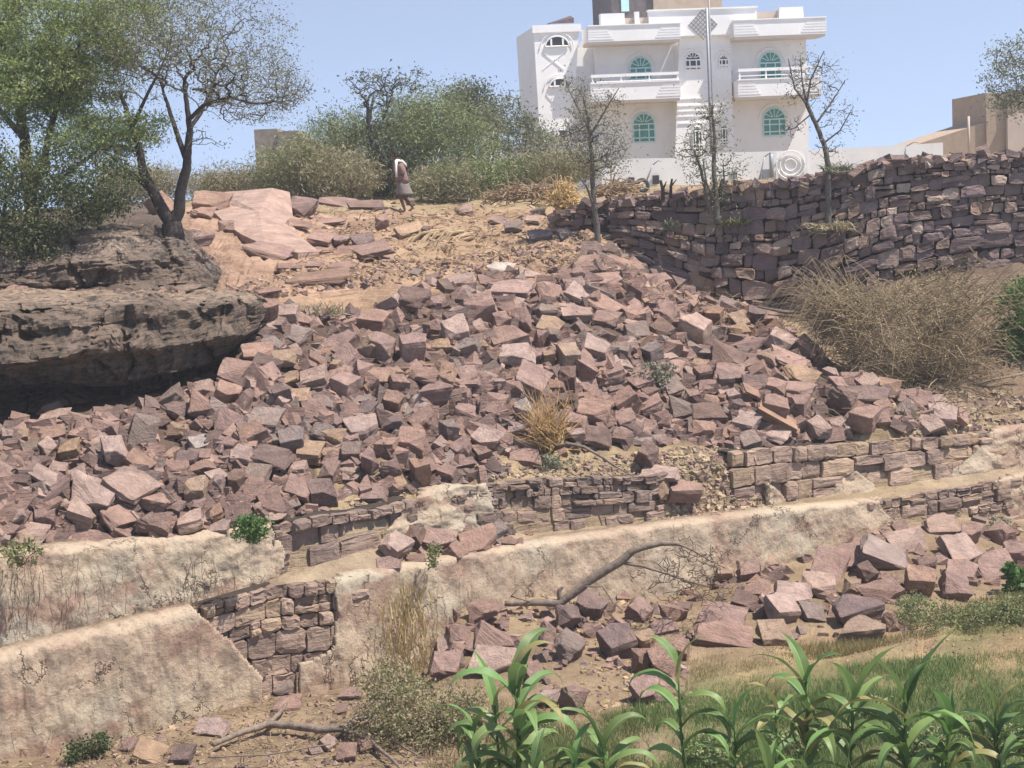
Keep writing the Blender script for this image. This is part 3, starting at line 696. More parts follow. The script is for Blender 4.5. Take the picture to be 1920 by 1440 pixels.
# x, y, width, height, tilt, tone, shape   (b block, s slab, w wedge, r rough)
RK_LIST = """506,585,40,58,-12,p,b;541,596,42,46,5,l,b;571,603,32,36,-20,p,b;486,622,64,22,-8,d,r;512,640,50,24,-15,g,w;556,632,70,36,-5,g,r;643,642,68,50,28,p,b;700,602,58,42,-8,p,b
732,570,28,52,-62,l,s;716,655,54,52,-12,p,b;688,655,34,54,-30,y,b;650,668,58,34,22,p,b;630,691,24,36,0,y,b;585,675,50,54,50,p,w;533,675,52,36,-5,y,r;588,710,54,38,18,l,b;508,700,46,24,-42,p,s
543,712,38,28,20,y,b;530,738,36,40,10,d,b;487,722,46,28,62,p,b;458,757,48,32,52,p,b;446,698,70,34,-8,p,w;560,745,42,28,0,y,b;600,752,56,32,5,g,w;645,725,56,50,-10,p,b;680,700,38,38,-30,p,w
710,705,60,32,-8,o,s;745,720,40,40,-15,p,b;672,748,62,16,2,g,s;688,766,46,30,5,d,b;735,752,40,42,-15,p,b;482,660,70,32,-12,p,r
862,528,54,26,4,l,r;960,543,92,34,3,p,b;1030,550,60,40,-12,p,w;870,550,42,24,8,g,b;818,568,34,26,0,p,b;772,563,70,40,0,d,r;902,582,66,56,20,p,b;960,566,52,16,-5,l,s;958,578,42,14,0,p,s
1020,581,52,30,-15,g,w;978,601,46,44,33,p,b;940,603,36,34,0,p,b;852,622,58,52,0,l,b;810,619,34,30,10,p,r;1030,610,60,26,0,y,b;1035,634,40,34,0,g,r;948,635,72,44,8,p,b;877,646,58,34,22,g,w
905,650,22,24,20,y,b;828,650,34,34,5,y,b;772,654,54,54,-5,p,b;966,667,66,42,8,l,b;1006,670,38,36,5,p,b;1029,672,24,30,0,y,b;1012,641,24,42,-22,p,w;828,697,52,40,12,o,w;875,701,50,24,-8,p,b
878,716,52,16,0,p,s;797,706,62,28,0,p,r
1082,553,50,38,-14,l,b;1132,573,72,32,-18,p,b;1081,586,62,32,-3,l,b;1137,600,52,34,0,p,r;1187,591,48,36,0,p,b;1192,625,52,38,-5,g,b;1240,620,50,38,3,d,b;1245,584,46,42,8,p,b;1187,547,36,42,0,d,w
1130,530,62,34,0,p,r;1075,515,42,32,20,p,r;1302,621,64,70,-20,l,b;1278,604,34,28,5,p,b;1338,592,40,34,0,o,b;1258,646,46,38,8,p,w;1222,660,44,32,10,g,b;1166,660,34,36,0,g,b;1117,650,54,42,-18,l,b
1066,671,44,50,-10,y,b;1100,690,52,52,-32,p,b;1148,701,52,38,8,p,b;1160,676,52,24,-20,l,w;1250,670,50,18,-3,l,s;1255,686,62,22,-12,p,s;1312,680,38,14,0,y,s;1322,657,40,22,0,g,b
1160,491,46,20,-28,p,s;1192,501,42,18,-30,p,s;1100,488,42,18,15,p,b;1220,562,42,22,32,p,b;1276,579,28,22,0,p,r
1386,602,38,32,-5,y,b;1417,594,36,42,-12,d,b;1442,598,38,36,0,p,b;1463,640,62,46,-28,l,b;1508,655,56,50,-38,p,b;1337,625,32,36,0,g,w;1388,622,42,28,8,y,r;1410,645,70,32,18,p,w;1368,667,78,46,0,d,w
1316,701,36,32,-4,p,b;1368,698,66,26,0,p,b;1434,673,30,36,20,y,r;1425,700,42,42,30,p,b;1478,676,76,32,-27,p,b;1500,705,72,44,-8,y,r;1326,725,40,26,3,p,b;1360,716,32,32,-4,g,b;1415,716,50,26,0,d,b
1455,729,46,34,-3,p,b;1498,737,58,38,-3,p,r;1372,743,26,32,5,l,b;1343,750,52,22,0,p,w;1412,736,62,20,-36,o,s;1450,762,50,42,-20,p,b;1497,764,44,46,0,p,b;1578,750,48,56,-18,d,r;1325,772,62,28,-3,d,b
1400,792,60,34,-3,l,b;1460,786,92,30,-34,o,s;1533,803,50,36,-8,l,b;1572,803,36,36,3,l,b;1573,722,44,30,-12,p,b;1628,716,54,26,4,l,b;1625,742,82,36,0,d,b;1620,783,62,58,-6,p,b;1667,728,44,32,-10,o,w
1715,745,70,22,3,p,b;1700,766,42,36,-30,g,w;1750,751,36,26,5,l,b;1764,776,56,38,-6,l,b;1743,792,56,34,0,l,b;1657,767,42,32,5,p,r;1403,825,42,32,0,g,b;1455,813,60,22,-5,l,s;1320,806,48,32,0,p,r
1215,856,46,52,-4,d,b;1240,888,80,20,2,l,s;1280,917,70,44,-8,p,w;1243,915,40,40,0,y,w
996,715,62,54,-26,p,b;1042,724,38,30,0,p,b;1064,712,40,46,5,d,b;1104,726,46,38,0,p,w;1153,727,38,26,0,d,b;1194,713,56,36,3,p,b;1171,750,46,38,24,p,b;1112,777,66,56,-4,p,r;1172,786,46,36,5,p,b
1078,790,52,38,3,p,b;1078,816,36,32,0,l,b;1118,819,52,34,0,d,b;1165,817,46,30,0,d,b;1220,760,50,30,18,p,b;1240,790,40,30,25,p,r;1285,765,56,40,-12,g,w;1215,735,40,24,0,d,b;1260,725,50,30,-6,g,b
1300,740,30,26,0,p,b;955,722,52,38,22,p,w;925,757,62,32,0,p,w;983,772,38,42,32,w,b;969,808,38,36,0,l,b;935,772,32,32,-10,p,w;945,825,58,22,-57,p,s;914,822,56,44,-10,l,b;984,853,64,26,-6,p,w
990,836,46,22,0,p,r;1040,745,60,16,0,d,s
773,831,62,52,5,p,b;795,786,54,42,28,p,b;785,754,38,24,37,w,b;764,778,32,20,47,w,b;839,815,38,54,-12,g,b;827,834,34,32,-22,l,b;868,840,44,42,22,p,b;906,852,36,42,0,p,b;872,867,46,12,0,p,s
870,886,28,14,0,g,s;838,886,38,34,-18,p,b;790,886,38,60,0,o,b;732,881,42,38,5,d,r;694,870,34,60,-10,p,b;660,850,36,40,0,g,b;725,836,44,34,0,p,b;680,803,72,50,-3,l,b;820,732,56,38,3,p,r
870,772,42,30,-32,p,s;735,792,46,26,0,d,r;622,820,50,36,0,y,r;612,851,38,28,5,y,r;618,885,44,42,0,p,b;656,880,38,10,0,l,s;655,893,36,10,-5,l,s;700,925,50,20,-5,p,s;745,905,46,18,0,y,s
322,745,44,40,25,g,b;383,731,44,36,10,l,b;424,741,46,46,-32,p,b;386,761,62,44,-22,p,w;327,771,62,38,0,d,r;499,785,66,30,0,g,b;592,771,62,38,-6,p,w;470,811,56,42,14,p,b;520,812,32,28,0,d,b
428,790,62,30,-28,p,w;332,806,48,34,8,y,w;375,829,50,28,0,w,b;427,827,52,22,0,p,w;545,826,52,50,0,g,b;510,828,38,26,0,g,r;603,811,50,26,0,g,r;503,856,90,34,0,d,b;452,851,52,34,-4,l,b;582,849,50,38,-4,y,b
351,861,42,34,0,d,b;333,882,42,30,0,p,r;379,876,50,32,10,p,w;481,889,54,34,3,g,b;556,881,38,28,0,l,b;560,916,58,42,-22,p,b;478,920,58,38,0,p,w;411,911,26,38,8,l,r;364,915,44,38,0,y,b;444,905,32,38,-6,d,b
101,782,54,28,-2,l,b;148,783,46,28,0,l,w;194,798,52,36,0,p,w;96,811,62,24,0,o,b;156,810,56,26,-10,p,w;87,842,38,36,-25,l,b;130,842,42,40,0,y,b;215,850,62,66,-4,l,b;270,812,66,60,-28,g,w
260,872,52,50,-32,p,b;246,907,92,46,-30,l,b;176,922,90,54,-5,l,w;155,965,56,46,-22,l,b;223,970,72,38,-32,p,b;289,985,62,50,0,d,r;160,1010,112,24,6,p,s;226,1000,52,36,-38,p,s;50,1001,92,32,-5,l,w
85,972,42,38,0,p,r;95,946,60,30,14,p,r;85,896,80,20,-16,l,s;111,881,38,26,-15,l,s;146,890,44,24,3,l,b;96,919,82,20,22,p,s;55,841,36,26,0,g,b;14,816,28,32,-15,l,b;42,818,28,24,0,y,b;26,966,46,28,12,l,w
355,978,60,38,2,l,b;405,963,36,34,0,o,b;449,966,52,36,12,d,b;511,943,48,48,10,p,w;605,926,54,54,5,d,b;510,970,52,16,0,l,s;414,987,42,20,10,l,b;295,940,60,34,-10,p,r;330,950,44,22,-4,p,r;370,945,40,22,0,p,r;20,930,36,24,-20,p,s;15,995,40,24,0,p,b
740,1021,60,44,-28,l,b;774,1004,52,40,28,d,b;825,1011,54,36,-12,p,b;898,1013,72,38,2,p,b;852,1037,38,34,-45,p,b;886,1036,26,26,0,l,b;957,1017,34,20,0,p,b;726,1056,46,18,5,p,s;782,1056,36,28,5,p,r;925,990,56,26,10,g,b
1107,1137,64,52,-14,d,b;849,1145,22,34,10,p,w;908,1148,66,40,10,p,r;860,1188,46,30,-8,p,w;930,1195,80,54,-24,p,w;841,1207,44,20,20,l,s;862,1216,38,22,0,p,w;891,1213,34,26,0,p,b;924,1240,82,42,3,l,b
834,1246,64,44,-4,p,b;1022,1191,44,50,0,p,w;1066,1160,54,50,-10,d,r;1062,1216,62,52,-24,g,r;1154,1206,80,64,-4,d,b;1211,1201,44,42,0,y,b;1203,1242,46,48,8,p,r;1246,1244,54,60,8,p,w;1274,1216,46,48,4,p,b
1212,1293,66,50,0,p,b;1073,1312,56,62,-8,p,r;1026,1310,42,36,0,l,r;1242,1176,52,24,0,p,b;1200,1147,58,38,-16,p,b;1265,1146,52,44,0,p,w;1000,1260,48,36,0,p,b;1110,1185,34,26,0,p,w
1355,1156,110,34,0,p,b;1357,1190,118,34,-2,p,b;1451,1188,68,46,3,y,b;1462,1142,74,50,-20,l,b;1396,1130,60,32,-5,d,b;1486,1114,68,38,-4,l,b;1553,1062,82,44,0,p,b;1535,1100,66,42,0,l,r;1590,1046,70,44,0,p,b
1660,1042,100,48,-27,g,b;1702,1016,84,32,-3,l,w;1764,985,62,30,-4,l,b;1820,1002,38,44,0,p,b;1802,1030,86,44,-10,l,b;1800,1071,70,38,0,p,b;1864,1062,72,44,4,p,b;1722,1091,60,58,-6,o,b;1790,1102,56,46,-22,p,b
1655,1106,76,44,20,p,w;1625,1076,38,42,0,d,b;1598,1102,42,32,0,y,r;1602,1143,96,60,0,d,r;1526,1151,58,26,-22,g,s;1619,1177,78,46,5,y,r;1672,1167,38,40,-8,o,w;1404,1070,44,42,0,p,b;1440,1056,44,26,0,y,r
1360,1076,38,40,0,y,b;1421,1101,62,32,10,p,w;1878,1003,52,40,20,p,r;1690,992,40,24,0,p,b;1905,1040,50,50,0,p,r;1740,1060,40,30,10,d,b"""
blocks = []
for seg in RK_LIST.replace('\n', ';').split(';'):
    a = seg.split(',')
    if len(a) == 7: blocks.append((*map(float, a[:5]), a[5], a[6]))
PLATEAU = """560,392,70,40,3,d,r;395,385,70,50,-10,o,r;360,445,80,34,-8,p,r;505,470,90,26,-10,p,s;600,520,110,24,4,o,s;700,470,80,26,0,p,s;765,431,64,22,-5,y,s;716,419,28,30,0,p,b;798,437,16,28,0,d,b;682,451,52,26,-5,d,b;604,447,52,22,-5,p,b;642,449,32,20,0,p,b;940,503,48,22,-12,w,s;872,394,32,22,0,p,b;936,415,44,14,-8,p,s;962,427,36,22,0,g,r
1000,412,34,14,4,l,s;490,357,190,16,-2,g,s;568,383,60,26,0,p,r;630,379,70,22,-8,p,b;686,386,70,18,-3,d,s;770,380,18,18,0,d,b;440,368,56,26,0,p,r;380,400,44,26,0,o,r;248,345,66,26,-14,o,b;300,385,50,44,-50,o,b
540,500,46,14,0,p,s;590,497,40,14,5,p,s;660,470,60,14,4,p,s;640,500,50,16,-6,p,s;812,520,30,14,10,p,s;780,512,24,14,0,g,b;500,545,50,12,0,p,s;350,540,50,12,0,g,s;30,542,44,18,-4,p,s;90,548,50,12,0,p,s
425,427,34,26,0,p,r;1015,440,44,22,10,g,b;1060,440,34,20,0,g,b;900,500,40,14,10,p,s;620,415,60,14,-4,p,s;590,470,56,12,0,p,s;560,420,50,10,0,p,s
395,1362,84,24,12,l,s;281,1412,58,32,-25,y,b;344,1416,48,26,10,d,b;531,1287,42,18,5,g,s;240,1398,36,24,0,p,b;300,1392,34,16,0,y,b;615,1393,40,26,-20,l,s;650,1412,44,30,0,p,b;690,1398,36,30,10,p,b;590,1405,30,16,0,l,s;640,1330,30,20,0,p,b;660,1300,44,22,0,p,r;720,1300,40,22,0,y,r;600,1298,40,14,0,y,s;540,1320,50,20,0,p,s"""
plat = []
for seg in PLATEAU.replace('\n', ';').split(';'):
    a = seg.split(',')
    if len(a) == 7: plat.append((*map(float, a[:5]), a[5], a[6]))

def zone(x, y):
    if y > 1270 and x < 760: return "on the dry ground under the lower plaster wall", 'g'
    if y < 560 and x < 700 and not (x > 480 and y > 555): return ("on the pink sandstone shelf behind the pile" if x > 330 else "beside the forked tree above the cliff"), 'p'
    if y < 450 and x < 1100: return "on the sandy ground near the walking person", 'q'
    if y < 525 and x < 950: return "on the sandy slope above the pile", 's'
    if y > 975 and x < 1010 and x > 700 and y < 1090: return "in the little heap on the cistern ledge", 'l'
    if y > 1090 and x < 1000: return "at left end of the lower pile by the tall maize", 'a'
    if y > 1090 and x < 1140: return "in the lower pile below the fallen dead branch", 'b'
    if y > 1090 and x < 1320: return "in the lower pile beside the bare gap of gravel", 'c'
    if y > 1085 and x < 1520: return "in the lower pile edging the grass", 'd'
    if y > 1085: return "in the lower pile near the sandy strip", 'e'
    if y > 960 and x > 1340: return "at the back of the lower pile against the cistern wall", 'f'
    if y > 845 and 1160 < x < 1340: return "in the gravelly breach of the upper cistern wall", 'h'
    if x < 130: return ("just under the dark cave mouth, far left" if y < 870 else "at the far left end of the pile"), 'i%d' % (y < 870)
    if x < 300: return ("just under the dark cave mouth" if y < 830 else "at the left of the pile" if y < 930 else "on the lip of the upper plaster wall"), 'j%d%d' % (y < 830, y < 930)
    if x < 470: return ("beside the right end of the cave" if y < 790 else "in the left part of the pile" if y < 890 else "above the green tuft on the plaster wall"), 'k%d%d' % (y < 790, y < 890)
    if x < 640: return ("at the upper left crest next to the cliff" if y < 640 else "in the upper left slope of the pile" if y < 780 else "in the lower left slope of the pile" if y < 890 else "just above the dark broken masonry"), 'm%d%d%d' % (y < 640, y < 780, y < 890)
    if x < 800: return ("on the crest under the bare sandy slope" if y < 620 else "in the upper middle slope of the pile" if y < 730 else "in the middle of the pile" if y < 820 else "at the foot of the pile left of the dead bush"), 'n%d%d%d' % (y < 620, y < 730, y < 820)
    if x < 980: return ("on the crest under the person" if y < 590 else "in the shadowed upper centre of the pile" if y < 690 else "left of the straw coloured dead bush" if y < 800 else "at the pile foot below and left of the dead bush"), 'o%d%d%d' % (y < 590, y < 690, y < 800)
    if x < 1150: return ("on the crest below the first sapling" if y < 570 else "above the straw coloured dead bush" if y < 700 else "right beside the straw coloured dead bush"), 'r%d%d' % (y < 570, y < 700)
    if x < 1330: return ("on the crest at the foot of the dark wall" if y < 600 else "above the small green plant in the pile" if y < 680 else "below the small green plant in the pile"), 't%d%d' % (y < 600, y < 680)
    if x < 1480: return ("at the crest near the brushwood heap" if y < 650 else "left of the brushwood heap" if y < 730 else "at the pile foot above the right masonry"), 'u%d%d' % (y < 650, y < 730)
    if x < 1600: return ("against the left edge of the brushwood heap" if y < 700 else "at the right foot of the pile"), 'v%d' % (y < 700)
    return "at the right tip of the pile below the brushwood", 'z'
SH = {'b': 'block', 's': 'slab', 'w': 'wedge', 'r': 'rough boulder'}
def descr(b):
    x, y, w_, h_, rot, tn, sh = b
    d = ''
    if w_ >= 64: d += 'large '
    elif w_ <= 34: d += 'small '
    d += CW[tn] + ' '
    if abs(rot) >= 20: d += 'right-leaning ' if rot < 0 else 'left-leaning '
    elif h_ > w_ * 1.15: d += 'upright '
    return d + SH[sh]
ORD = ['leftmost', 'second from left', 'third from left', 'fourth from left', 'fifth from left', 'sixth from left', 'seventh from left', 'eighth from left', 'ninth from left', 'tenth from left', 'eleventh from left', 'twelfth from left']
def labels(lst):
    keys = {}
    for i, b in enumerate(lst):
        z, _ = zone(b[0], b[1]); keys.setdefault((descr(b), z), []).append(i)
    out = [None] * len(lst)
    for (d, z), ii in keys.items():
        ii = sorted(ii, key=lambda i: lst[i][0])
        for k, i in enumerate(ii):
            s = d + ' ' + z
            ws = s.split()
            if len(ii) > 1:
                o_ = ORD[min(k, 11)].split(); ws = ws[:16 - len(o_)]; ws[-1] += ','; ws += o_
            out[i] = ' '.join(ws[:16]).rstrip(',')
    return out
def put_rock(b, label, name, group, sink=0.30, cat="stone", pull=0.0, pz=None):
    x, y, w_, h_, rot, tn, sh = b
    hp = hit(x, y + h_ * 0.30)
    if hp is None: return
    D = hp.y - pull
    ww = w_ * D / F; hh = h_ * D / F
    c = P(x, y, D - 0.16 * ww)
    rr = random.Random(int(x * 13 + y * 7))
    tipf = {'b': 0.50, 'w': 0.5, 'r': 0.4, 's': 0.45}[sh]
    pitch = tipf * rr.uniform(0.6, 1.35)
    yaw = rr.uniform(-0.5, 0.5)
    # width/height seen of a tipped box: h_seen = z*cos(p) + y*sin(p)
    dy = {'b': 0.85, 'w': 0.8, 'r': 0.7, 's': 0.9}[sh] * min(ww, hh * 1.6 + 0.1)
    dz = max(hh * 0.42, (hh * 1.02 - dy * math.sin(pitch)) / math.cos(pitch))
    if sh == 's': dz = min(dz, hh * 0.9)
    dx = max(ww * 0.75, (ww - abs(math.sin(yaw)) * dy * 0.6))
    R = Matrix.Rotation(-math.radians(rot) , 3, 'Y') @ Matrix.Rotation(pitch, 3, 'X') @ Matrix.Rotation(yaw, 3, 'Z')
    me = rr.choice(RK[sh])
    o = bpy.data.objects.new(name, me); COL.objects.link(o)
    o.matrix_world = Matrix.Translation(c) @ R.to_4x4() @ Matrix.Diagonal((dx * 0.97, dy, dz * 0.98, 1))
    t = TONE[tn]; k = rr.uniform(0.88, 1.12); g = rr.uniform(-0.012, 0.012)
    o.color = (t[0] * k + g, t[1] * k, t[2] * k - g, 1)
    tag(o, label, cat, group)
    return o
for b, lb in zip(blocks, labels(blocks)):
    lower = b[1] > 1090 or (b[1] > 960 and b[0] > 1340)
    put_rock(b, lb, "stone_block", "squared blocks of the lower rubble pile" if lower else "squared blocks of the collapsed rubble pile", cat="stone block")
for b, lb in zip(plat, labels(plat)):
    if b[1] > 1200: put_rock(b, lb, "loose_stone", "loose stones under the plaster wall", cat="stone")
    else: put_rock(b, lb, "flat_stone", "flat stones lying on the slope above the pile", cat="stone")

# the big smooth sandstone slab let into the slope behind the pile
sp = [(388, 386), (412, 372), (460, 366), (512, 363), (545, 372), (550, 410), (556, 446), (600, 484), (560, 486), (500, 474), (455, 452), (425, 430), (400, 405)]
tp = []
for (x, y) in sp:
    g = hit(x, y) or P(x, y, 46.5)
    if g.y > 48: g = P(x, y, 47)
    tp.append(g + Vector((0, -0.10, 0.16 + 0.05 * fb(g, 1.3))))
cen = sum(tp, Vector((0, 0, 0))) / len(tp); cen.z += 0.10
mbS = MB(); n_ = len(tp)
inner = [p.lerp(cen, 0.45) + Vector((0, 0, random.uniform(-.02, .04))) for p in tp]
bot = [p + Vector((0, 0, -0.5)) for p in tp]
mbS.add(bot + tp + inner + [cen], [(i, (i + 1) % n_, n_ + (i + 1) % n_, n_ + i) for i in range(n_)] + [(n_ + i, n_ + (i + 1) % n_, 2 * n_ + (i + 1) % n_, 2 * n_ + i) for i in range(n_)] + [(2 * n_ + i, 2 * n_ + (i + 1) % n_, 3 * n_) for i in range(n_)])
o = mbS.build("bedrock_slab", M_rock); o.color = (0.44, 0.31, 0.255, 1)
tag(o, "broad smooth pale pink slab sloping down behind the pile, right of the forked tree", "stone")
# smaller broken stone filling the piles
PILES = [
 ([(-260, 830), (0, 800), (80, 775), (250, 765), (345, 745), (370, 720), (440, 690), (452, 625), (480, 580), (520, 575), (620, 592), (700, 580), (760, 550), (850, 520), (960, 515), (1050, 505), (1080, 482), (1130, 468), (1200, 502), (1330, 570), (1440, 588), (1540, 672), (1600, 702), (1660, 718), (1800, 772), (1790, 800), (1620, 815), (1400, 838), (1180, 832), (1030, 850), (960, 885), (850, 900), (780, 912), (640, 930), (620, 958), (420, 988), (320, 1008), (240, 1028), (0, 1020), (-260, 1040)], 3500, 13, 42),
 ([(710, 1050), (715, 1000), (760, 975), (850, 990), (920, 988), (1000, 1000), (960, 1030), (880, 1052), (800, 1070), (720, 1070)], 50, 10, 26),
 ([(805, 1190), (850, 1140), (930, 1128), (1040, 1118), (1100, 1110), (1190, 1130), (1380, 1090), (1375, 1050), (1450, 1050), (1600, 1020), (1700, 980), (1840, 972), (1960, 980), (2000, 1060), (1780, 1120), (1700, 1140), (1690, 1180), (1480, 1205), (1300, 1212), (1290, 1260), (1240, 1325), (1190, 1315), (1190, 1260), (1080, 1250), (1090, 1330), (1010, 1325), (1000, 1275), (830, 1265)], 420, 12, 32),
]
SMALL = []
for kind in ('b', 's', 'w', 'r'):
    for i in range(4):
        bm = rock_mesh(100 + i, kind, False)
        bmesh.ops.triangulate(bm, faces=bm.faces[:])
        me_v = np.array([tuple(v.co) for v in bm.verts]); bm.verts.index_update()
        me_f = np.array([[v.index for v in f.verts] for f in bm.faces]); SMALL.append((me_v, me_f)); bm.free()
def rubble(name, pts, label, cat="rubble", tones=None, parent=None):
    """pts: (x, y, z, size, tone) -> one mesh of small broken stones"""
    VV = []; FF = []; TT_ = []; n = 0
    for (p, s, tn) in pts:
        v, f = random.choice(SMALL)
        R = np.array(Matrix.Rotation(random.uniform(0, 6.28), 3, 'Z') @ Matrix.Rotation(random.gauss(0, .5), 3, 'X') @ Matrix.Rotation(random.gauss(0, .5), 3, 'Y'))
        sc = np.array([s * random.uniform(.8, 1.3), s * random.uniform(.6, 1.0), s * random.uniform(.4, .8)])
        VV.append((v * sc) @ R.T + np.array(p)); FF.append(f + n); n += len(v)
        k = random.uniform(0.75, 1.15); TT_.append(np.tile(np.array(tn) * k, (len(v), 1)))
    o = np_object(name, np.concatenate(VV), np.concatenate(FF), M_rub, tone=np.concatenate(TT_))
    return tag(o, label, cat, kind='stuff')
tl = [TONE['p']] * 10 + [TONE['d']] * 6 + [TONE['l']] * 2 + [TONE['g']] * 2 + [TONE['o']]
names = ["smaller broken stones packed between the blocks of the big pile", "small stones under the blocks heaped on the cistern ledge", "small stones filling the lower pile beside the grass"]
for (poly, cnt, s0, s1), lb in zip(PILES, names):
    xs = [q[0] for q in poly]; ys = [q[1] for q in poly]; pts = []
    tries = 0
    while len(pts) < cnt and tries < cnt * 20:
        tries += 1
        x = random.uniform(min(xs), max(xs)); y = random.uniform(min(ys), max(ys))
        if not inpoly(x, y, poly): continue
        hp = hit(x, y)
        if hp is None: continue
        s = random.uniform(s0, s1) * (1.25 if x < 0 else 1)
        sz = s * hp.y / F
        pts.append((hp + Vector((0, 0.0, -0.06 * sz + random.uniform(-0.04, 0.04))), sz, [q * 0.86 for q in random.choice(tl)]))
    rubble("rubble", pts, lb)
# gravel and chips on ledges, breach and slopes
GR = [
 ([(640, 940), (850, 905), (1000, 870), (1380, 830), (1420, 860), (1240, 890), (840, 900), (700, 960)], 1100, 4, 12, (0.48, 0.38, 0.25), "pale yellow gravel and chips along the top of the upper cistern wall"),
 ([(1225, 870), (1300, 840), (1390, 850), (1400, 920), (1460, 950), (1340, 975), (1220, 985), (1240, 930)], 900, 4, 15, (0.46, 0.36, 0.24), "gravel spilling through the breach of the upper cistern wall"),
 ([(1640, 720), (1920, 740), (1920, 800), (1850, 830), (1700, 830)], 420, 4, 14, (0.46, 0.36, 0.25), "small chips on the ledge under the brushwood heap"),
 ([(560, 500), (900, 480), (1080, 440), (1130, 460), (1050, 500), (850, 520), (480, 560), (420, 545)], 900, 3, 14, (0.44, 0.31, 0.21), "stone chips scattered on the bare slope above the pile"),
 ([(560, 370), (1080, 375), (1080, 440), (850, 470), (640, 470)], 520, 3, 10, (0.44, 0.31, 0.2), "chips scattered over the sandy ground around the person"),
 ([(1060, 470), (1130, 455), (1210, 490), (1340, 560), (1440, 580), (1430, 600), (1300, 590), (1180, 530)], 420, 6, 20, (0.46, 0.31, 0.24), "small broken stone along the crest at the wall foot"),
 ([(0, 1410), (200, 1395), (480, 1310), (820, 1290), (900, 1320), (880, 1440), (0, 1440)], 900, 3, 13, (0.42, 0.30, 0.21), "chips and clods on the dry ground below the plaster wall"),
 ([(900, 1130), (1380, 1060), (1460, 1040), (1300, 1110), (1180, 1290), (1300, 1300), (1300, 1340), (1060, 1340), (1100, 1230)], 700, 3, 12, (0.46, 0.35, 0.2), "yellowish gravel between the lower pile and the plaster wall"),
 ([(0, 545), (500, 540), (480, 565), (0, 562)], 260, 4, 16, (0.3, 0.22, 0.17), "flat chips lying along the top of the overhanging cliff"),
 ([(1420, 1210), (1920, 1190), (1920, 1240), (1420, 1250)], 260, 2, 6, (0.5, 0.36, 0.22), "pebbles on the sandy strip beside the grass"),
]
for poly, cnt, s0, s1, tn, lb in GR:
    xs = [q[0] for q in poly]; ys = [q[1] for q in poly]; pts = []
    for _ in range(cnt * 3):
        if len(pts) >= cnt: break
        x = random.uniform(min(xs), max(xs)); y = random.uniform(min(ys), max(ys))
        if not inpoly(x, y, poly): continue
        hp = hit(x, y)
        if hp is None: continue
        sz = random.uniform(s0, s1) ** 1.0 * hp.y / F
        t_ = tn if random.random() < 0.6 else random.choice(tl)
        pts.append((hp, sz, t_))
    rubble("gravel", pts, lb, "gravel")
# ---------------------------------------------------------------- trees and shrubs
class Grow:
    """branches grown from a drawn skeleton to points spread through the crown"""
    def __init__(s, seed=1):
        s.r = random.Random(seed); s.nodes = []; s.par = []; s.w = []; s.fixed = []
    def chain(s, pts, r0, r1, start=None, sub=5):
        ids = [] if start is None else [start]
        n = len(pts)
        fine = []
        for i in range(n - 1):
            for k in range(sub): fine.append(pts[i].lerp(pts[i + 1], k / sub))
        fine.append(pts[-1])
        for i, p in enumerate(fine):
            t = i / max(1, len(fine) - 1)
            j = 0.03 * (p - pts[0]).length * 0.3
            q = p + Vector((s.r.uniform(-j, j), s.r.uniform(-j, j), s.r.uniform(-j, j))) * 0.5
            s.nodes.append(q); s.par.append(ids[-1] if ids else -1); s.fixed.append(r0 + (r1 - r0) * t); s.w.append(0)
            ids.append(len(s.nodes) - 1)
        return ids
    def grow(s, targets, step=0.25, wob=0.25, minup=0.0):
        tg = sorted(targets, key=lambda t: min((t - n).length for n in s.nodes[::3]))
        arr = np.array([tuple(n) for n in s.nodes])
        s.tips = []
        for t in tg:
            d = np.linalg.norm(arr - np.array(t), axis=1)
            # prefer nodes below the target so that twigs rise
            d = d + 0.6 * np.maximum(0, arr[:, 2] - t.z)
            i = int(np.argmin(d)); a = s.nodes[i]; dist = (t - a).length
            k = max(2, int(dist / step)); last = i; new = []
            bend = Vector((s.r.gauss(0, 1), s.r.gauss(0, 1), s.r.gauss(0.3, 1))) * dist * 0.10 * (wob / 0.25)
            for m in range(1, k + 1):
                u = m / k
                p = a.lerp(t, u) + bend * math.sin(math.pi * u) + Vector((s.r.gauss(0, 1), s.r.gauss(0, 1), s.r.gauss(0, 1))) * step * 0.10
                s.nodes.append(p); s.par.append(last); s.fixed.append(None); s.w.append(0); last = len(s.nodes) - 1; new.append(tuple(p))
            s.w[last] += 1; s.tips.append(last)
            arr = np.concatenate([arr, np.array(new)])
    def radii(s, tip=0.008, power=2.3):
        n = len(s.nodes); acc = [0.0] * n
        for i in range(n - 1, -1, -1):
            a = max(acc[i], tip ** power)
            acc[i] = a
            if s.par[i] >= 0: acc[s.par[i]] += a
        R = [a ** (1 / power) for a in acc]
        for i in range(n):
            if s.fixed[i] is not None: R[i] = s.fixed[i]
        for i in range(n):
            if s.par[i] >= 0 and s.fixed[i] is None: R[i] = min(R[i], R[s.par[i]] * 0.92)
        return R
    def mesh(s, mb, tip=0.008, thin=5, split=None, mb2=None):
        R = s.radii(tip); ch = {}
        for i, p in enumerate(s.par): ch.setdefault(p, []).append(i)
        done = set()
        starts = [(i, -1) for i in ch.get(-1, [])]
        while starts:
            i, frm = starts.pop()
            pts = []; rr = []
            if frm >= 0: pts.append(s.nodes[frm]); rr.append(R[i])
            c = i
            while True:
                pts.append(s.nodes[c]); rr.append(R[c])
                k = ch.get(c, [])
                if not k: break
                k = sorted(k, key=lambda q: -R[q])
                for o in k[1:]: starts.append((o, c))
                c = k[0]
            if len(pts) < 2: continue
            n = 8 if rr[0] > 0.07 else (5 if rr[0] > 0.02 else 3)
            (mb2 if (mb2 is not None and rr[0] < (split or 0)) else mb).tube(pts, rr, n, cap=n > 3)
